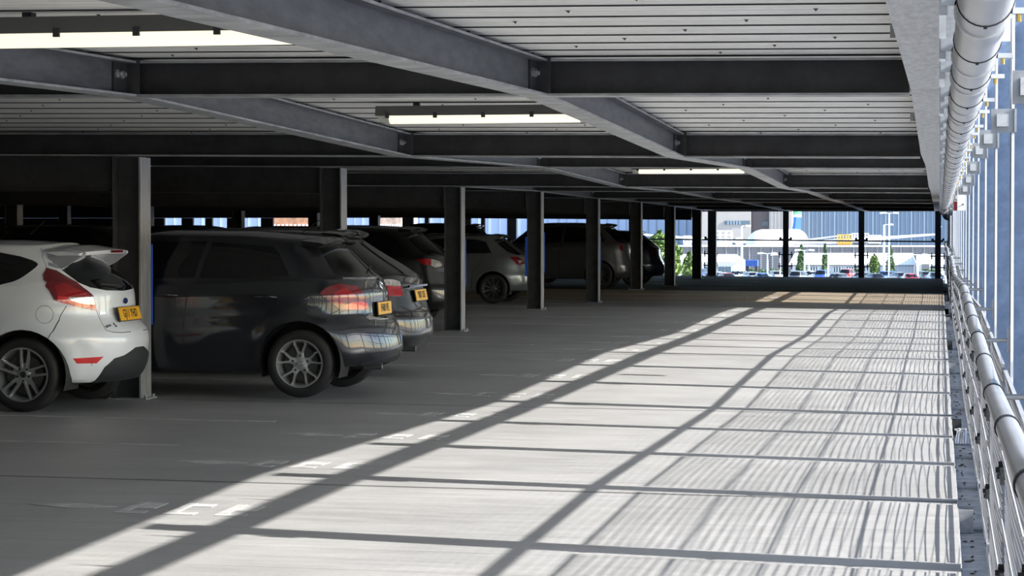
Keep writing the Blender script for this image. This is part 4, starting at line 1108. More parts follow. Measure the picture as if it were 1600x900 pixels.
# ---------------------------------------------------------------- dark grey five door hatchback
def grey_hatch():
    L = 4.22
    P = dict(L=L, W=.88, bot_min=.22,
        rear=[(.20, .26), (.27, .14), (.36, .065), (.43, .045), (.50, .055), (.60, .085), (.68, .13), (.735, .185), (.80, .195), (.90, .197), (1.02, .235), (1.08, .28), (1.12, .33), (1.30, .53), (1.41, .68)],
        front=[(.18, L - .12), (.35, L - .02), (.55, L), (.68, L - .05), (.80, L - .2)],
        bot=[(0, .30), (.35, .275), (.8, .24), (1.2, .225), (3.4, .21), (L, .22)],
        belt=[(0, 1.00), (.35, 1.01), (.9, 1.03), (1.6, 1.0), (2.6, .96), (3.2, .90), (3.7, .80), (L, .70)],
        cant=[(0, 1.32), (.5, 1.365), (.9, 1.40), (1.5, 1.435), (2.1, 1.435), (2.5, 1.38), (2.9, 1.24), (3.4, 1.02), (L, .82)],
        wid=[(1, .81), (1.15, .85), (1.5, .88), (1.8, .872), (1.94, .855), (2.0, .835), (2.1, .80), (2.5, .72), (3.0, .60)],
        crown=.055, cowl=3.25, wtop=2.45, arches=[(.75, .31, .376), (3.36, .31, .376)], flare=.018, taper=.06, pq=(7.8, 2.4),
        creases=[(.72, .05, -.006), (.92, .04, .007)], cslope=-.005)
    RG = arch_regions(P)
    W_ = 'dark_grey_hatchback'
    for m_, k_ in (('bright', 'bright'), ('red', 'red'), ('red2', 'lamp')):
        RG.append(dict(name='tail_lamp', id='t', m=m_, off=.008, rim=.02, poly=BP(W_, k_)))
    RG.append(dict(name='rear_window', m='glass', mode='centre', off=-.004, rim=0, poly=BP(W_, 'win') + [('r', .3, 1.095), ('r', -.001, 1.09), ('r', -.001, 1.385), ('r', .40, 1.375)] + BP(W_, 'wintop')))
    RG.append(dict(name='rear_door_window', m='glass', off=-.004, rim=0, poly=S((.875, 1.085), (1.0, 1.29), (1.06, 1.345), (1.64, 1.385), (1.71, 1.06), (1.2, 1.055))))
    RG.append(dict(name='front_door_window', m='glass', off=-.004, rim=0, poly=S((1.755, 1.06), (1.685, 1.39), (2.2, 1.38), (2.55, 1.28), (2.95, 1.07), (3.0, 1.02), (2.4, 1.04))))
    RG.append(dict(name='windscreen', m='glass', mode='centre', off=-.004, rim=0, poly=F_((-.001, 1.40), (.52, 1.38), (.68, 1.05), (-.001, 1.02))))
    RG.append(dict(name='fuel_flap', m=paint_grey, off=0.0005, rim=.006, mode='left', poly=BP(W_, 'fuel')))
    fc = BP(W_, 'fuel'); cu_ = sum(p[1] for p in fc) / 16; cl_ = sum(p[2] for p in fc) / 16
    RG += [dict(name='gap', m='gap', mode='body', off=-.003, poly=[('u', cu_ + (p[1] - cu_) * 1.05, cl_ + (p[2] - cl_) * 1.05) for p in fc])]
    # gaps: doors, bumper, tailgate
    RG += gap(S((.86, 1.08), (.90, .96), (1.0, .82), (1.12, .66), (1.16, .50), (1.17, .30)), .006)
    RG += gap(S((1.73, 1.06), (1.80, .85), (1.83, .55), (1.80, .29)), .006) + gap(S((2.98, 1.0), (3.0, .6), (2.9, .3)), .006)
    RG += ugap(BP(W_, 'bline')) + ugap(BP(W_, 'tgate')) + gap(R_((.46, .672), (.30, .655), (0, .65)), .006)
    RG += gap(S((.66, 1.39), (1.2, 1.425), (2.2, 1.425)), .006)
    RG.append(dict(name='chrome_strip', m='chrome', mode='centre', off=.006, rim=.01, poly=[('r', -.001, .688), ('r', .30, .69), ('r', .45, .70), ('r', .47, .715), ('r', .44, .722), ('r', .3, .708), ('r', -.001, .706)]))
    RG.append(dict(name='lower_bumper', m='trim', mode='centre', off=.004, rim=.02, poly=[('r', -.001, .345), ('r', .35, .34), ('r', .60, .315), ('r', .62, .18), ('r', -.001, .18)]))
    RG.append(dict(name='headlamp', m='clear', off=.004, rim=.01, poly=S((3.6, .82), (3.85, .76)) + F_((.60, .66), (.66, .60)) + S((3.85, .63),)))
    RG.append(dict(name='grille', m='trim', mode='centre', off=.003, rim=.01, poly=F_((-.001, .55), (.45, .53), (.38, .30), (-.001, .30))))
    root, s, ob, body = build_car(P, RG, 'dark_grey_hatchback', paint_grey, CM)
    for x in (.755, 3.36):
        for sd in (1, -1): wheel(root, x, .305, .855, sd, .305, .212, 'ysplit', alloy_m, name='wheel')
    num_plate(root, s, .785, 'FN08 VFL')
    # small roof spoiler lip
    b = MB(); rows = []
    for j in range(13):
        y = -.58 + 1.16 * j / 12; a = abs(y) / .58; xr = .53 + .07 * a ** 3; z = 1.425 - .04 * a * a
        rows.append([(xr + .22, y, z + .012), (xr + .06, y, z - .0), (xr, y, z - .016), (xr + .03, y, z - .034), (xr + .2, y, z - .03)])
    for r0, r1 in zip(rows, rows[1:]):
        for k in range(5): b.poly([r0[k], r0[(k + 1) % 5], r1[(k + 1) % 5], r1[k]])
    b.poly(rows[0][::-1]); b.poly(rows[-1]); b.build('roof_spoiler', paint_grey, root, smooth=True)
    # tailgate lip under the glass
    b = MB(); rows = []
    for j in range(13):
        y = -.62 + 1.24 * j / 12; p, n = surf(s, y, 1.065); f = .022 * (1 - (y / .64) ** 4)
        rows.append([tuple(p + Vector((.02, 0, .016))), tuple(p + Vector((-f - .004, 0, .006))), tuple(p + Vector((-f, 0, -.010))), tuple(p + Vector((.02, 0, -.03)))])
    for r0, r1 in zip(rows, rows[1:]):
        for k in range(4): b.poly([r0[k], r0[(k + 1) % 4], r1[(k + 1) % 4], r1[k]])
    b.build('tailgate_lip', paint_grey, root, smooth=True)
    # ring badge
    o = MB(); n = 24
    for rx, rz in ((.058, .038), (.020, .036), (.042, .016)):
        pts = [(rx * math.cos(2 * PI * k / n), rz * math.sin(2 * PI * k / n) + (.010 if rz < .02 else 0), .004) for k in range(n + 1)]
        o.tube(pts, .0045, 6, caps=False)
    o = o.build('ring_badge', chrome, root, smooth=True); rear_item(o, root, s, 0, .99)
    t = text_mesh('AURIS', .034, root, 'model_lettering', chrome, .001); rear_item(t, root, s, .38, .732)
    handle(root, s, 1.06, .895, paint_grey); handle(root, s, 1.98, .90, paint_grey)
    mirror(root, s, 2.9, 1.03, paint_grey)
    b = MB(); b.tube([(.98, 0, 1.46), (.80, 0, 1.59)], .004, 6); b.build('aerial', trim_m, root)
    b = MB(); b.tube([(.09, .45, .27), (.26, .45, .26)], [.026, .026], 14, caps=True); tag(b.build('exhaust', disc_m, root, smooth=True), 'dark exhaust tip')
    b = MB(); p0, n0 = surf(s, 0, 1.12); p1, n1 = surf(s, .35, 1.15); p1.y = -p1.y; n1.y = -n1.y; b.tube([p0 + n0 * .02, (p0 + p1) / 2 + n0 * .02, p1 + n1 * .015], .006, 6); b.build('rear_wiper', trim_m, root)
    return root

# ---------------------------------------------------------------- a general hatchback or estate for the cars further down
def plain_car(name, paint, L=4.2, H=1.45, W=.87, slope=.45, txt=None, style='ten', rim=alloy_d, q=.7, lamp='round', zl=.9, tilt=.0, oh=.76, wb=2.55, rr=.21, spoiler=True, hi=False, R=.31):
    b1 = H * .655
    P = dict(L=L, W=W, bot_min=.22,
        rear=[(.20, .18), (.30, .05), (.42, .0), (.55, .01), (.66, .06), (.80, .10), (b1, .15), (H - .10, .15 + slope), (H - .04, .25 + slope)],
        front=[(.18, L - .12), (.35, L - .02), (.55, L), (.68, L - .05), (.80, L - .2)],
        bot=[(0, .27), (.35, .26), (.8, .235), (2, .215), (3.4, .21), (L, .22)],
        belt=[(0, b1), (.35, b1 + .01), (.9, b1 + .02), (1.6, b1), (2.6, b1 - .04), (L - 1.0, b1 - .09), (L - .5, b1 - .17), (L, .70)],
        cant=[(0, H - .15), (.5, H - .105), (.9, H - .07), (1.5, H - .05), (2.1, H - .055), (2.5, H - .10), (2.9, H - .22), (3.4, b1 + .06), (L, .82)],
        wid=[(1, .80), (1.15, W - .03), (1.5, W), (1.8, W - .01), (1.94, W - .025), (2.0, W - .045), (2.1, W - .08), (2.5, W - .16), (3.0, W - .27)],
        crown=.05, cowl=L - .95, wtop=L - 1.75, arches=[(oh, R + .005, R + .045), (oh + wb, R + .005, R + .045)], flare=.015, taper=.06, pq=(10, 2.7))
    RG = arch_regions(P)
    zb = b1 + .06
    if lamp == 'round':
        RG.append(dict(name='tail_lamp', id='t', m='clear', off=.006, rim=.02, poly=S((.34, zl + .02), (.31, zl + .08)) + R_((.60, zl + .08), (.50, zl + .055), (.50, zl + .01))))
        RG.append(dict(name='tail_lamp', id='t', m='red', off=.006, rim=.02, poly=S((.37, zl), (.34, zl + .02)) + R_((.50, zl + .01), (.50, zl - .085), (.60, zl - .09)) + S((.30, zl - .08),)))
    elif lamp == 'wedge':
        RG.append(dict(name='tail_lamp', id='t', m='clear', off=.006, rim=.02, poly=S((.25, zl - .01),) + R_((.68, zl), (.56, zl + .01), (.56, zl - .035), (.66, zl - .055))))
        RG.append(dict(name='tail_lamp', id='t', m='red2', off=.006, rim=.02, poly=S((.40, zl + .075), (.2, zl + .07)) + R_((.60, zl + .06), (.50, zl + .04), (.50, zl - .06), (.66, zl - .085)) + S((.26, zl - .075),)))
    elif lamp == 'clear':
        RG.append(dict(name='tail_lamp', id='t', m='clear', off=.006, rim=.02, poly=S((.30, zl + .06),) + R_((.66, zl + .06), (.50, zl + .02), (.48, zl - .04), (.64, zl - .07)) + S((.30, zl - .03),)))
        RG.append(dict(name='tail_lamp', id='t', m='red', off=.006, rim=.02, poly=S((.50, zl + .06), (.30, zl + .062), (.30, zl - .03), (.40, zl - .03))))
    else:
        RG.append(dict(name='tail_lamp', id='t', m='red2', off=.006, rim=.02, poly=S((.34, zl + .10),) + R_((.74, zl + .10), (.62, zl + .05), (.62, zl - .08), (.7, zl - .10)) + S((.30, zl - .10),)))
    zt = H - .13; d = (.15 + slope)
    RG.append(dict(name='rear_window', m='glass', mode='centre', off=-.003, rim=0, poly=[('r', -.001, zt + .05), ('r', .42, zt + .03), ('r', .56, zt - .01), ('r', .66, zb + .06), ('r', .60, zb), ('r', -.001, zb - .02)]))
    RG.append(dict(name='rear_side_window', m='glass', off=-.003, rim=0, poly=S((d + .12, zb + .03), (d + .26, H - .17), (d + .45, H - .125), (1.66, H - .10), (1.70, zb + .01))))
    RG.append(dict(name='front_side_window', m='glass', off=-.003, rim=0, poly=S((1.76, zb + .01), (1.72, H - .10), (L - 1.98, H - .12), (L - 1.6, H - .21), (L - 1.22, zb + .02), (L - 1.4, zb - .02))))
    RG.append(dict(name='windscreen', m='glass', mode='centre', off=-.003, rim=0, poly=F_((-.001, H - .07), (.52, H - .10), (.66, b1 + .05), (-.001, b1 + .02))))
    RG += gap(S((1.73, zb), (1.80, .8), (1.80, .29)), .007) + gap(S((.86, zb), (.98, .8), (1.14, .62), (1.16, .30)), .007) + gap(R_((.6, .70), (.4, .64), (0, .63)), .01)
    root, s, ob, body = build_car(P, RG, name, paint, CM, q)
    for x in (oh, oh + wb):
        for sd in (1, -1): wheel(root, x, R, W - .03, sd, R, rr, style, rim, hi=hi, name='wheel')
    if txt: num_plate(root, s, .80, txt)
    if spoiler:
        b = MB(); rows = []
        for j in range(9):
            y = -.56 + 1.12 * j / 8; a = abs(y) / .56; xr = .09 + slope + .06 * a ** 3; z = H - .015 - .04 * a * a
            rows.append([(xr + .22, y, z + .008), (xr + .06, y, z - .004), (xr, y, z - .02), (xr + .04, y, z - .045), (xr + .2, y, z - .05)])
        for r0, r1 in zip(rows, rows[1:]):
            for k in range(5): b.poly([r0[k], r0[(k + 1) % 5], r1[(k + 1) % 5], r1[k]])
        b.poly(rows[0][::-1]); b.poly(rows[-1]); b.build('roof_spoiler', paint, root, smooth=True)
    handle(root, s, 1.98, b1 - .08, paint)
    if L > 4.0: handle(root, s, 1.05, b1 - .08, paint)
    mirror(root, s, L - 1.3, b1 + .03, paint)
    return root, s

def park(root, X, Y, facing_left=True, yaw=0.0):
    """X of the rear bumper, Y of the centre line; nose pointing to -X"""
    root.location = (X, Y, zf(X - 1.0, Y) + .002)
    zr = zf(X - .8, Y); zl = zf(X - 3.3, Y)
    root.rotation_euler = (0, math.atan2(zr - zl, 2.5), (PI if facing_left else 0) + yaw)

wh = white_hatch(); park(wh, -6.55, 19.17)
tag(wh, 'white three door hatchback with roof spoiler and yellow plate, parked at far left', 'car')
gh = grey_hatch(); park(gh, -4.86, 21.40)
tag(gh, 'dark grey five door hatchback with silver split spoke wheels and yellow plate', 'car')
bk, s_ = plain_car('black_hatchback', paint_black, L=4.4, H=1.48, slope=.62, txt='YB07 OSE', lamp='round', zl=.89, q=.9)
b = MB(); p0, n0 = surf(s_, 0, .90)
b.box(p0.x - .02, p0.x, -.42, .42, .885, .905); b.build('chrome_strip', chrome, bk)
b = MB(); b.tube([(.02, .5, .27), (.25, .5, .27)], .03, 12); b.build('exhaust', disc_m, bk)
park(bk, -5.18, 23.98); tag(bk, 'black hatchback with red and clear rear lamps, next beyond the dark grey hatchback', 'car')
mv, s_ = plain_car('black_family_hatchback', paint_black, L=4.3, H=1.54, slope=.48, lamp='clear', zl=.97, q=.8)
park(mv, -7.32, 36.15); tag(mv, 'black family hatchback with clear wrapped rear lamp, its tail cut off by the third column', 'car')
si, s_ = plain_car('silver_hatchback', paint_silver, L=3.95, H=1.40, slope=.50, lamp='wedge', zl=.86, q=.9, style='ten', rim=alloy_d, R=.30, rr=.215, oh=.72, wb=2.47, hi=False)
park(si, -8.04, 47.5); tag(si, 'silver grey small hatchback with thin spoke wheels, tail hidden by the fourth column', 'car')
cr, s_ = plain_car('grey_crossover', paint_mid, L=4.3, H=1.60, slope=.42, lamp='red', zl=1.02, q=.8, style='v5', rim=alloy_d, R=.33, rr=.235, oh=.8, wb=2.6)
park(cr, -7.34, 58.2); tag(cr, 'tall grey crossover with dark alloy wheels, behind the fifth column', 'car')
k1 = plain_car('dark_blue_hatchback', paintm('paint_navy', (.02, .03, .06)), L=4.2, H=1.48, lamp='red', q=.5)[0]
park(k1, -7.25, 63.6); tag(k1, 'dark blue hatchback whose tail just shows past the sixth column', 'car')
k2 = plain_car('black_estate_car', paint_black, L=4.6, H=1.62, slope=.32, lamp='red', q=.6)[0]
park(k2, -12.35, 66.3); tag(k2, 'tall black off roader seen as a dark roof and spoiler above the silver hatchback', 'car')
# cars in the far row, nose to nose
for i, (x, y) in enumerate([(-16.3, 24), (-16.4, 31.1), (-16.2, 38.4), (-16.5, 45.6), (-16.3, 52.6), (-16.3, 60.2)]):
    src = [bk, k1][i % 2]; o = copy_tree(src); park(o, x, y, False); o.rotation_euler = (0, 0, 0); o.location.z = zf(x, y) + .01
    tag(o, 'dark car deep in the shade of the inner parking row', 'car', 'dark cars in the inner row')
# ================================================================ the airport behind
GZ = -4.9; EYE = 1.505
def gx(px, Y):
    a = (1468 - px) * 2.6435e-4; return -a * .98428 * Y / (1 - .1766 * a)
def dep(px, Y): return Y * .98428 - gx(px, Y) * .1766
def gz(py, px, Y): return EYE + (360 - py) * dep(px, Y) / 3724
asph = mat('apron_tarmac', (.36, .37, .40), .9, 0, .2, .05)
b = MB(); b.box(-600, 500, YEND + .4, 900, GZ - .3, GZ); tag(b.build('ground_outside', asph), kind='structure')
b = MB(); b.box(.6, 500, -80, YEND + .4, GZ - .3, GZ); tag(b.build('ground_beside', asph), kind='structure')
metalblue = mat('hangar_cladding_blue', (.17, .23, .31), .5, .1, .12, .08)
seam = mat('hangar_seam', (.24, .30, .37), .5)
tan_m = mat('tan_cladding', (.40, .37, .34), .7, 0, .1, .1)
brown_m = mat('brown_cladding', (.13, .11, .11), .7)
winb = mat('office_glass', (.10, .15, .19), .15)
whiteb = mat('white_render', (.80, .80, .79), .7)
greyb = mat('grey_fence', (.20, .20, .21), .7)
# blue hangar
HY = 560
def hangar(x0, x1, Y, lab, m, sm, pitch, z1=34, depth=60):
    t = empty('hangar', ((x0 + x1) / 2, Y, GZ)); tag(t, lab, 'building'); cx = (x0 + x1) / 2
    b = MB(); b.box(x0 - cx, x1 - cx, 0, depth, 0, z1)
    b.build('wall', m, t)
    if sm:
        b = MB(); x = x0 - cx + pitch * .5; k = 0
        while x < x1 - cx:
            b.box(x, x + (.3 if k % 3 == 0 else .1), -.25, -.01, 0, z1); x += pitch * (1 if k % 3 else .8); k += 1
        b.build('cladding_seams', sm, t)
    return t
hangar(gx(1240, HY), 60, HY, 'wide blue grey ribbed hangar behind the aircraft on the far side', metalblue, seam, 1.05)
hangar(-260, gx(1088, HY), HY + 12, 'long blue grey hangar glimpsed through the openings above the cars', mat('hangar_pale_blue', (.34, .42, .58), .5), seam, 2.6)
t = empty('office_block', (gx(1130, HY), HY - 6, GZ)); tag(t, 'tan clad office block with a narrow window band, left of the aircraft nose', 'building')
b = MB(); c0 = gx(1130, HY); b.box(gx(1088, HY) - c0, gx(1176, HY) - c0, 0, 16, 0, 30); b.build('wall', tan_m, t)
b = MB(); b.box(gx(1136, HY) - c0, gx(1175, HY) - c0, -.2, -.01, gz(351, 1150, HY) - GZ, gz(345, 1150, HY) - GZ); b.build('window_band', winb, t)
for k in range(5):
    b = MB(); xx = gx(1140 + 4.5 * k, HY) - c0; b.box(xx, xx + .35, -.3, -.21, gz(351, 1150, HY) - GZ, gz(345, 1150, HY) - GZ); b.build('mullion', seam, t)
t = empty('stair_block', (gx(1190, HY), HY - 4, GZ)); tag(t, 'dark brown building bay with tall windows, above the aircraft nose', 'building')
b = MB(); c0 = gx(1190, HY); b.box(gx(1176.5, HY) - c0, gx(1204, HY) - c0, 0, 14, 0, 30); b.build('wall', brown_m, t)
for k in range(4):
    b = MB(); xx = gx(1193 + 2.4 * k, HY) - c0; b.box(xx, xx + .3, -.2, -.01, gz(353, 1195, HY) - GZ, gz(346, 1195, HY) - GZ); b.build('window', winb, t)
t = empty('plain_block', (gx(1222, HY), HY - 6, GZ)); tag(t, 'plain tan building bay directly behind the aircraft tail', 'building')
b = MB(); c0 = gx(1222, HY); b.box(gx(1204.5, HY) - c0, gx(1239.6, HY) - c0, 0, 16, 0, 30)
for k in range(6): b.box(gx(1208 + 5.5 * k, HY) - c0, gx(1208.4 + 5.5 * k, HY) - c0, -.08, 0, 0, 30)
b.build('wall', tan_m, t)
# colourful low sheds seen far left through the openings
for px, w, h, col, lab in ((455, 60, 8.2, (.45, .22, .12), 'orange lit terminal shopfront seen over the grey hatchback roof'), (610, 34, 7.6, (.50, .36, .28), 'cream and orange low building seen over the black hatchback roof')):
    Y = 300; t = empty('terminal_shed', (gx(px, Y), Y, GZ)); tag(t, lab, 'building'); b = MB(); ww = w * dep(px, Y) / 3724
    b.box(-ww / 2, ww / 2, 0, 10, 0, h + 4); b.build('wall', mat('shed_' + str(px), col, .7, 0, .5, .8), t)
    for k in range(9):
        b = MB(); xx = -ww / 2 + ww * (k + .5) / 9; b.box(xx - ww * .03, xx + ww * .03, -.1, -.01, 6.2, 7.2); b.build('shop_window', whiteb, t)
# aircraft ------------------------------------------------------
ac_white = mat('aircraft_white', (.85, .86, .88), .3, 0, coat=.5)
ac_blue = mat('aircraft_blue', (.03, .10, .50), .35); ac_green = mat('aircraft_green', (.10, .42, .16), .35)
ac_glass = mat('cockpit_glass', (.03, .05, .07), .1); ac_grey = mat('aircraft_grey', (.35, .37, .42), .4)
nose = Vector((gx(1183, 400), 400, -1.1)); tail = Vector((gx(1252, 455), 455, -1.1))
ax = (tail - nose); Lf = ax.length; az = math.atan2(ax.y, ax.x)
plane = empty('airliner', nose, az); tag(plane, 'white airliner with blue and green tail fin parked nose on in front of the hangar', 'aircraft')
prof = [(0.02, 0), (.9, .25), (1.5, .8), (2.0, 1.7), (2.4, 3.0), (2.7, 4.8), (2.8, 7), (2.8, 38), (2.75, 42), (2.4, 47), (1.7, 51), (.9, 54), (.3, Lf)]
b = MB(); n = 32; m = len(prof)
for k in range(n):
    q = 2 * PI * k / n
    for r, x in prof: b.v.append((x, r * math.cos(q), r * math.sin(q) * (1 if x < 38 else 1) + (.0 if x < 40 else (x - 40) * .07) - (.3 * max(0, 1 - x / 5))))
for k in range(n):
    j = (k + 1) % n
    for i in range(m - 1): b.f.append((k * m + i, j * m + i, j * m + i + 1, k * m + i + 1)); b.mi.append(0)
b.build('fuselage', ac_white, plane, smooth=True)
for sd in (-1, 1):
    for j in range(3):
        bb = MB(); bb.hexa([(2.0 + .25 * j, sd * (.25 + .55 * j), .95), (2.0 + .25 * j, sd * (.75 + .5 * j), .9), (2.3 + .25 * j, sd * (.75 + .5 * j), .9), (2.3 + .25 * j, sd * (.25 + .55 * j), .95),
                            (2.55 + .25 * j, sd * (.25 + .5 * j), 1.62 - .2 * j), (2.55 + .25 * j, sd * (.7 + .45 * j), 1.5 - .22 * j), (2.8 + .25 * j, sd * (.7 + .45 * j), 1.5 - .2 * j), (2.8 + .25 * j, sd * (.25 + .5 * j), 1.6 - .2 * j)])
        bb.build('cockpit_window', ac_glass, plane)
def wingpiece(nm, r0, r1, m_, par=plane, th=.5, smooth=False):
    """root/tip = (x_front, x_back, y, z)"""
    bb = MB(); P_ = []
    for (xf, xb, y, z), t_ in ((r0, th), (r1, th * .35)):
        P_.append([(xf, y, z), ((xf * .7 + xb * .3), y, z + t_ / 2), (xb, y, z + .02), ((xf * .7 + xb * .3), y, z - t_ / 2)])
    for k in range(4):
        kk = (k + 1) % 4; bb.poly([P_[0][k], P_[0][kk], P_[1][kk], P_[1][k]])
    bb.poly(P_[0]); bb.poly(P_[1]); return bb.build(nm, m_, par)
for sd in (1, -1):
    w_ = wingpiece('wing', (18, 28, sd * 2.4, .1), (31, 34, sd * 27, 1.9), ac_white, th=1.0)
    wingpiece('winglet', (31, 34, sd * 27, 1.9), (33, 35, sd * 27.8, 3.3), ac_white, w_, .2)
    e = MB(); lathe(e, [(.9, 0), (1.25, .3), (1.3, 2.5), (.8, 4.6), (.5, 5)], 20); o = e.build('engine', ac_grey, plane, smooth=True); o.location = (19, sd * 8.5, -1.3); o.rotation_euler = (0, 0, -PI / 2)
    wingpiece('tailplane', (48, 53, sd * 1.2, .7), (53, 56, sd * 9.6, 1.9), ac_white, th=.4)
def fin_piece(zs, m_, nm='tail_fin'):
    bb = MB(); ptf = lambda z: (44 + (z - 2.5) * 1.0, 53.5 + (z - 2.5) * .25)
    z0, z1 = zs; a0, a1 = ptf(z0); c0_, c1_ = ptf(z1)
    bb.hexa([(a0, -.3, z0), (a1, -.15, z0), (a1, .15, z0), (a0, .3, z0), (c0_, -.2, z1), (c1_, -.1, z1), (c1_, .1, z1), (c0_, .2, z1)]); return bb.build(nm, m_, plane)
fin_piece((2.3, 5.1), ac_blue); fin_piece((5.11, 5.6), ac_white); fin_piece((5.61, 9.5), ac_green)
for x, yy in ((5, 0), (27, 3), (27, -3)):
    bb = MB(); bb.tube([(x, yy, -2.2), (x, yy, -3.2)], .18, 8); g_ = bb.build('landing_gear', ac_grey, plane)
    for s2 in (-.4, .4):
        w2 = MB(); lathe(w2, [(.05, -.2), (.55, -.2), (.6, 0), (.55, .2), (.05, .2)], 16, ax0=(x, yy + s2, -3.2)); w2.build('gear_wheel', tyre_m, g_)
# apron edge wall with white cap
AY = 345
t = empty('apron_wall', (0, AY, GZ)); tag(t, 'long grey louvred apron wall with a white cap below the aircraft', 'wall')
x0, x1 = gx(1010, AY), gx(1500, AY)
b = MB(); b.box(x0, x1, 0, .6, 0, gz(386, 1300, AY) - GZ); b.build('panel', greyb, t)
b = MB(); b.box(x0, x1, -.3, .9, gz(386, 1300, AY) - GZ + .01, gz(383.2, 1300, AY) - GZ); b.build('cap', whiteb, t)
for k in range(28):
    xx = x0 + (x1 - x0) * k / 27; b = MB(); b.box(xx - .08, xx + .08, -.2, -.01, 0, gz(386, 1300, AY) - GZ); b.build('upright', mat('fence_upright', (.30, .30, .30), .6), t)
# white low building
WY = 318
t = empty('white_building', (gx(1350, WY), WY, GZ)); tag(t, 'long low white building with a row of paired windows behind the parked cars', 'building')
c0 = gx(1350, WY); xa, xb = gx(1236, WY) - c0, gx(1428, WY) - c0
b = MB(); b.box(xa, xb, 0, 8, 0, gz(415, 1350, WY) - GZ); b.build('wall', mat('pale_blue_wall', (.52, .55, .60), .7), t)
b = MB(); zt = gz(414, 1350, WY) - GZ; zr = gz(396, 1350, WY) - GZ
b.hexa([(xa - .3, -.6, zt), (xb + .3, -.6, zt), (xb + .3, 9, zt), (xa - .3, 9, zt), (xa + .4, 1.2, zr), (xb - .3, 1.2, zr), (xb - .3, 7, zr), (xa + .4, 7, zr)]); b.build('roof', whiteb, t)
for p in (1266, 1302, 1322, 1341, 1372, 1378):
    fr = MB(); xw = gx(p, WY) - c0; z0, z1 = gz(425, p, WY) - GZ, gz(417, p, WY) - GZ; ww = 12 * dep(p, WY) / 3724
    fr.box(xw, xw + ww, -.12, -.01, z0, z1); f_ = fr.build('window', winb, t)
    for j in range(4):
        q = MB(); q.box(xw + ww * j / 3 - .06, xw + ww * j / 3 + .06, -.18, -.125, z0, z1); q.build('mullion', whiteb, f_)
t = empty('white_annexe', (gx(1450, WY), WY - 4, GZ)); tag(t, 'white two part annexe with a grey door at the right end of the low building', 'building')
c0 = gx(1450, WY); b = MB(); b.box(gx(1432, WY) - c0, gx(1476, WY) - c0, 0, 9, 0, gz(398, 1450, WY) - GZ); b.build('wall', whiteb, t)
b = MB(); b.box(gx(1441, WY) - c0, gx(1452, WY) - c0, -.15, -.01, 0, gz(412, 1450, WY) - GZ); b.build('door', greyb, t)
b = MB(); b.box(gx(1456, WY) - c0, gx(1464, WY) - c0, -.15, -.01, 1.5, gz(414, 1450, WY) - GZ); b.build('window', winb, t)
# gabled white building, left
t = empty('gable_building', (gx(1120, 312), 312, GZ)); tag(t, 'white gabled depot building left of the tall lamp post', 'building')
c0 = gx(1120, 312); xa, xb = gx(1060, 312) - c0, gx(1153, 312) - c0; z1 = gz(410, 1120, 312) - GZ; z2 = gz(398, 1120, 312) - GZ
b = MB(); b.hexa([(xa, 0, 0), (xb, 0, 0), (xb, 12, 0), (xa, 12, 0), (xa, 0, z1), (xb, 0, z1), (xb, 12, z1), (xa, 12, z1)]); b.build('wall', whiteb, t)
b = MB(); b.hexa([(xa - .2, -.2, z1 + .01), (xb + .2, -.2, z1 + .01), (xb + .2, 12.2, z1 + .01), (xa - .2, 12.2, z1 + .01), (xa, 3, z2), (xb - 1.0, 3, z2), (xb - 1.0, 9, z2), (xa, 9, z2)]); b.build('roof', whiteb, t)
for p in (1102, 1122, 1133):
    q = MB(); xw = gx(p, 312) - c0; q.box(xw, xw + .8, -.15, -.01, z1 * .35, z1 * .75); q.build('window', winb, t)
# lorry tanks
for p, col, lab in ((1114, (.7, .7, .68), 'pale drum shaped tank trailer in front of the gabled building'), (1131, (.35, .22, .14), 'rusty brown drum tank in front of the gabled building'), (1150, (.33, .2, .13), 'rusty brown box tank beside the tall lamp post')):
    Y = 300 + 5 * (p % 2); t = empty('tank_trailer', (gx(p, Y), Y, GZ)); tag(t, lab, 'tank'); b = MB(); r = 3.2 * dep(p, Y) / 3724 * 1.1
    zc_ = gz(429, p, Y) - GZ
    lathe(b, [(.01, -1.6), (r, -1.6), (r, 1.6), (.01, 1.6)], 20, ax0=(0, 0, zc_)); b.build('tank', mat('tank_' + str(p), col, .5), t, smooth=True)
    q = MB(); q.box(-.5, .5, -1.2, 1.2, .3, zc_ - r); q.build('chassis', dark_steel, t)
    for yy in (-.8, .8):
        q = MB(); lathe(q, [(.05, -.5), (.4, -.5), (.4, .5), (.05, .5)], 14); o = q.build('wheel', tyre_m, t); o.location = (0, yy, .4); o.rotation_euler = (0, 0, PI / 2)
# blue skip
t = empty('blue_container', (gx(1174, 300), 300, GZ)); tag(t, 'blue ribbed container beside the tall white lamp post', 'container')
b = MB(); ww = 18 * dep(1174, 300) / 3724; b.box(-ww / 2, ww / 2, 0, 2.4, gz(416, 1174, 300) - GZ, gz(406.5, 1174, 300) - GZ); b.build('body', mat('skip_blue', (.04, .12, .42), .5), t)
for k in range(8):
    q = MB(); q.box(-ww / 2 + ww * k / 7 - .04, -ww / 2 + ww * k / 7 + .04, -.08, -.01, gz(416, 1174, 300) - GZ, gz(406.5, 1174, 300) - GZ); q.build('rib', mat('skip_blue', (0, 0, 0)), t)
for sx in (-1, 1):
    q = MB(); q.box(sx * ww * .4 - .15, sx * ww * .4 + .15, .2, 2.2, 0, gz(416, 1174, 300) - GZ - .01); q.build('leg', dark_steel, t)
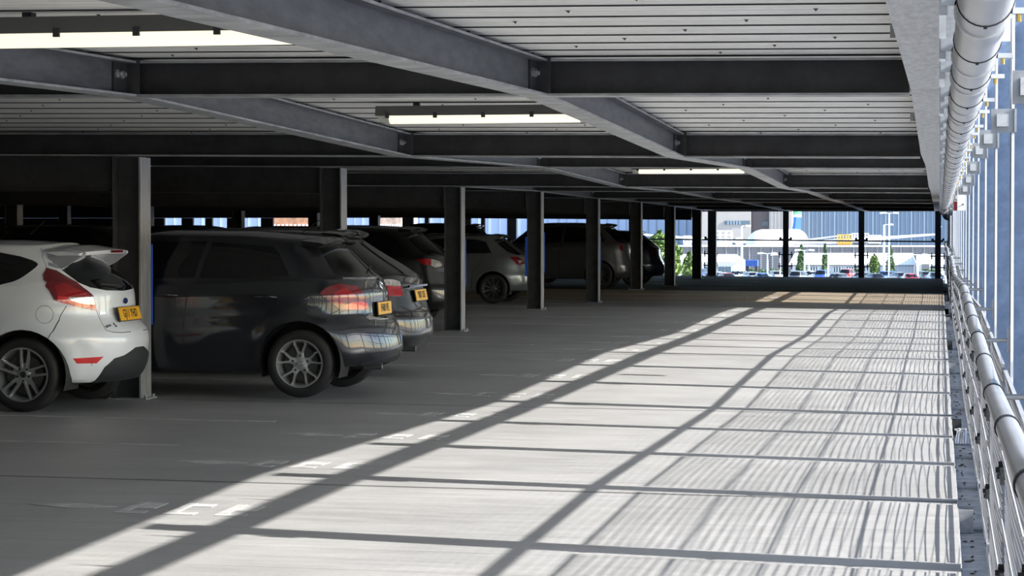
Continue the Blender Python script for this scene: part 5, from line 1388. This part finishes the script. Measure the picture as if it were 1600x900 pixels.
# service equipment on the apron --------------------------------
yel = mat('equipment_yellow', (.60, .33, .05), .5)
def frame_box(nm, lab, cat, px0, px1, py0, py1, Y, m_, nx, nz, solid=False):
    t = empty(nm, (gx((px0 + px1) / 2, Y), Y, GZ)); tag(t, lab, cat); k_ = dep(px0, Y) / 3724; w2 = (px1 - px0) * k_ / 2; z0 = gz(py1, px0, Y) - GZ; z1 = gz(py0, px0, Y) - GZ; r = .09
    for yy in (0, 2.2):
        b = MB()
        for i in range(nx + 1): b.tube([(-w2 + 2 * w2 * i / nx, yy, z0), (-w2 + 2 * w2 * i / nx, yy, z1)], r, 5)
        for i in range(nz + 1): b.tube([(-w2, yy, z0 + (z1 - z0) * i / nz), (w2, yy, z0 + (z1 - z0) * i / nz)], r, 5)
        b.build('side_frame', m_, t)
    b = MB(); b.box(-w2, w2, -.1, 2.3, z0 - .35, z0 - .05); b.build('deck', m_, t)
    b = MB(); b.box(-w2 * .8, w2 * .8, .3, 1.9, .5, z0 - .36); b.build('chassis', greyb, t)
    for sx in (-1, 1):
        q = MB(); lathe(q, [(.05, -1), (.5, -1), (.5, 1), (.05, 1)], 14); o = q.build('wheel', tyre_m, t); o.location = (sx * w2 * .6, 1.1, .5)
    return t
frame_box('scissor_lift', 'orange yellow scissor lift platform standing between the two white wings', 'lift', 1308, 1330, 367, 379, 380, yel, 5, 2)
frame_box('baggage_loader', 'white railed loader beside the orange scissor lift', 'loader', 1331, 1356, 365, 375, 384, whiteb, 6, 2)
frame_box('access_platform', 'white framed access platform right of the railing post, under the long wing', 'platform', 1357, 1376, 368, 377, 390, whiteb, 5, 1)
frame_box('tall_staging', 'tall white open staging in front of the tan office block', 'staging', 1115, 1142, 361, 379, 372, whiteb, 3, 3)
frame_box('service_truck', 'small pale service truck beside the aircraft nose', 'truck', 1150, 1157, 372, 382, 378, whiteb, 2, 2)
frame_box('catering_truck', 'white catering truck with lifted box, left of the tall staging', 'truck', 1068, 1078, 369, 380, 375, whiteb, 2, 2)
# lamp posts ----------------------------------------------------
pole_m = mat('lamp_post_white', (.78, .78, .78), .4)
def lamp_post(px, py_top, Y, lab, heads, thick=.11):
    t = empty('lamp_post', (gx(px, Y), Y, GZ)); tag(t, lab, 'lamp post'); h = gz(py_top, px, Y) - GZ
    b = MB(); b.tube([(0, 0, 0), (0, 0, h)], [thick * 1.15, thick * .7], 10); b.build('pole', pole_m, t, smooth=True)
    for sx in heads:
        b = MB(); b.tube([(0, 0, h - .05), (sx * .5, 0, h + .02)], .05, 6); b.sweep([(-.2, -.05), (.2, -.05), (.14, .14), (-.14, .14)], lambda u, w: (sx * .5, u, h + w), lambda u, w: (sx * 1.15, u, h - .05 + w)); b.build('lamp_head', pole_m, t)
    return t
lamp_post(1159, 353, 299, 'tallest white lamp post left of the aircraft nose', [1], .16)
lamp_post(1199, 396, 283, 'short white lamp post with twin heads below the aircraft cockpit', [-1, 1])
lamp_post(1219, 398, 291, 'thin white lamp post just left of the railing post by the cockpit', [-1], .08)
lamp_post(1257, 391, 283, 'twin headed lamp post in front of the first slim tree', [-1, 1])
lamp_post(1264, 400, 299, 'thin lamp post just right of the first slim tree', [1], .07)
lamp_post(1294, 397, 283, 'white lamp post with large twin heads in front of the long low building', [-1, 1], .12)
lamp_post(1381, 351, 299, 'tall white lamp post with a single head in front of the long wing', [1], .15)
lamp_post(1389, 333, 302, 'tallest twin headed lamp post rising to the ceiling line', [-1, 1], .13)
lamp_post(1434, 398, 283, 'twin headed lamp post in front of the white annexe', [-1, 1])
lamp_post(1388.5, 400, 291, 'short twin headed lamp post in front of the last slim tree', [-1, 1], .06)
# trees ---------------------------------------------------------
leafm = mat('leaf_green', (.14, .21, .05), .6, 0, .5, 2.0, col2=(.05, .09, .02)); leafm2 = mat('leaf_green_cool', (.09, .16, .06), .6, 0, .4, 2.0); bark = mat('bark', (.10, .07, .05), .9)
def tree(px, py_top, py_bot, Y, wpx, lab, m_=leafm, n=900, seed=1, sz=.2, shape='oval'):
    t = empty('leafy_tree', (gx(px, Y), Y, GZ)); tag(t, lab, 'tree'); rd = random.Random(seed); k_ = dep(px, Y) / 3724
    h = gz(py_top, px, Y) - GZ; lo = max(.8, gz(py_bot, px, Y) - GZ); R = wpx * k_ / 2
    b = MB(); b.tube([(0, 0, 0), (.05, 0, h * .5), (0, 0, h * .9)], [.16, .1, .03], 8); b.build('trunk', bark, t, smooth=True)
    b = MB()
    for i in range(n):
        f = rd.random(); z = lo + (h - lo) * f
        prof_ = (math.sin(PI * min(1, f * 1.0 + .06)) ** .55 if shape == 'oval' else (1 - f) ** .7 * min(1, .4 + f * 4)) * (.85 + .3 * math.sin(f * 17 + seed) * .4)
        q = rd.uniform(0, 2 * PI); r = R * prof_ * (rd.random() ** .4)
        c = Vector((r * math.cos(q), r * math.sin(q), z)); s_2 = sz * rd.uniform(.6, 1.4)
        a = Vector((rd.gauss(0, 1), rd.gauss(0, 1), rd.gauss(0, 1))).normalized(); d = a.orthogonal().normalized() * s_2; e = a.cross(d).normalized() * s_2 * .6
        b.poly([c - d, c + e, c + d, c - e]); 
    b.build('foliage', m_, t, fixn=False)
tree(1030, 362, 446, 130, 84, 'large bright green tree beyond the railing, left of the open end', leafm, 5200, 3, .16)
tree(1252, 383, 432, 307, 22, 'slim green tree in front of the left end of the low white building', leafm2, 1500, 4, .16, 'cone')
tree(1289, 381, 428, 307, 15, 'thin young tree behind the large twin headed lamp post', leafm2, 900, 5, .15, 'cone')
tree(1366, 397, 440, 307, 19, 'bushy bright tree just right of the railing post', leafm, 1500, 6, .14)
tree(1391, 384, 428, 307, 20, 'slim tree behind the short twin lamp post near the annexe', leafm2, 1200, 7, .15, 'cone')
tree(1076, 395, 445, 132, 20, 'small green bush growing at the right foot of the large tree', leafm, 900, 8, .14)
for i, (a, c, lab) in enumerate(((1165, 1226, 'clipped green hedge behind the parked cars, left part'), (1328, 1350, 'low green hedge in front of the low white building'), (1440, 1470, 'dark hedge below the white annexe'))):
    Y = 312; rd = random.Random(50 + i); b = MB(); x0, x1 = gx(a, Y), gx(c, Y); 
    for k in range(900):
        cc = Vector((rd.uniform(x0, x1), Y + rd.uniform(-.5, .5), GZ + rd.uniform(0, 1.35) ** 1.0)); s_2 = .16
        a_ = Vector((rd.gauss(0, 1), rd.gauss(0, 1), rd.gauss(0, 1))).normalized(); d = a_.orthogonal().normalized() * s_2; e = a_.cross(d) * .7
        b.poly([cc - d, cc + e, cc + d, cc - e])
    tag(b.build('hedge', leafm2, fixn=False), lab, 'hedge')
# cars in the open car park -------------------------------------
cols = {'navy': (.02, .04, .12), 'silver': (.42, .44, .47), 'white': (.75, .76, .78), 'red': (.45, .02, .02), 'blue': (.04, .12, .40), 'black': (.015, .015, .018), 'grey': (.12, .13, .15)}
proto = {}
def far_car(kind, H, slope):
    key = (kind, H)
    if key not in proto:
        proto[key] = plain_car('parked_car', paintm('paint_far_' + kind, cols[kind], .2), L=4.3, H=H, slope=slope, lamp='red', q=.32, spoiler=False)[0]; return proto[key]
    return copy_tree(proto[key])
def landmark(px):
    marks = [(1085, 'behind the leftmost aisle posts'), (1112, 'behind the last aisle column'), (1145, 'left of the tallest lamp post'), (1175, 'below the blue container'), (1215, 'below the aircraft cockpit'), (1232, 'behind the post before the aircraft'),
             (1255, 'below the first slim tree'), (1275, 'between the two left slim trees'), (1294, 'at the large twin headed lamp post'), (1320, 'below the paired windows'), (1349, 'behind the post before the white building'), (1372, 'right of the bushy bright tree'),
             (1395, 'below the last slim tree'), (1420, 'left of the annexe'), (1440, 'below the annexe door'), (1480, 'at the right end by the handrail')]
    return min(marks, key=lambda m: abs(m[0] - px))[1]
rdc = random.Random(11); seq = ['silver', 'navy', 'blue', 'white', 'grey', 'red', 'silver', 'navy', 'silver', 'black', 'blue', 'silver', 'white', 'navy', 'red', 'grey']
i = 0
for row, (Y, p0) in enumerate(((279, 1075), (287, 1056), (295.2, 1094))):
    px = p0
    while px < 1475:
        kd = seq[(i * 5 + row * 3) % 16]; H = 1.72 if (i % 4 == 3) else 1.46
        if px > 1450 and row == 0: kd = 'red'
        if abs(px - 1230) > 0:
            o = far_car(kd, H, .5 if H < 1.6 else .3); sg = 1 if i % 2 else -1
            ang = PI / 2 * sg + [-.45, .4, .2, -.25][i % 4]
            o.location = (gx(px, Y) - 2.1 * math.cos(ang), Y - 2.1 * math.sin(ang), GZ); o.rotation_euler = (0, 0, ang)
            tag(o, '%s %s parked outside in the %s row, %s' % ({'navy': 'dark blue'}.get(kd, kd), 'tall car' if H > 1.6 else 'car', ['nearest', 'middle', 'farthest'][row], landmark(px)), 'car', 'cars in the open car park')
        px += 58; i += 1
# ---------------------------------------------------------------- daylight and camera
w = bpy.data.worlds.new('sky'); bpy.context.scene.world = w; w.use_nodes = True
nt = w.node_tree; bg = nt.nodes['Background']
sky = nt.nodes.new('ShaderNodeTexSky'); sky.sky_type = 'NISHITA'; sky.sun_disc = False
sun_dir = Vector((1.0, -0.13, 1 / 1.79)).normalized()
sky.sun_elevation = math.asin(sun_dir.z); sky.sun_rotation = math.atan2(sun_dir.x, sun_dir.y)
sky.air_density = 1.0; sky.dust_density = .6; sky.ozone_density = 1.0
nt.links.new(sky.outputs[0], bg.inputs['Color']); bg.inputs['Strength'].default_value = SKYS
sl = bpy.data.lights.new('sun', 'SUN'); sl.energy = SUNE; sl.angle = math.radians(.55); sl.color = (1.0, .97, .93)
so = bpy.data.objects.new('sun', sl); C.objects.link(so); so.location = (30, -4, 16)
so.rotation_euler = sun_dir.to_track_quat('Z', 'Y').to_euler()
cam = bpy.data.cameras.new('camera'); co = bpy.data.objects.new('camera', cam); C.objects.link(co)
cam.sensor_width = 36; cam.lens = 3724 / 1600 * 36; cam.clip_end = 3000
yaw = math.atan(668 / 3724); pitch = math.atan(90 / 3724)
co.location = (0, 0, 1.505); co.rotation_euler = (PI / 2 - pitch, 0, yaw)
sc = bpy.context.scene; sc.camera = co
sc.view_settings.view_transform = 'Standard'; sc.view_settings.look = 'None'
sc.view_settings.exposure = EXPO; sc.view_settings.gamma = 1; sc.view_settings.use_curve_mapping = False
sc.cycles.max_bounces = 8; sc.cycles.diffuse_bounces = 5; sc.cycles.glossy_bounces = 4
sc.cycles.sample_clamp_indirect = 6; sc.cycles.use_denoising = True
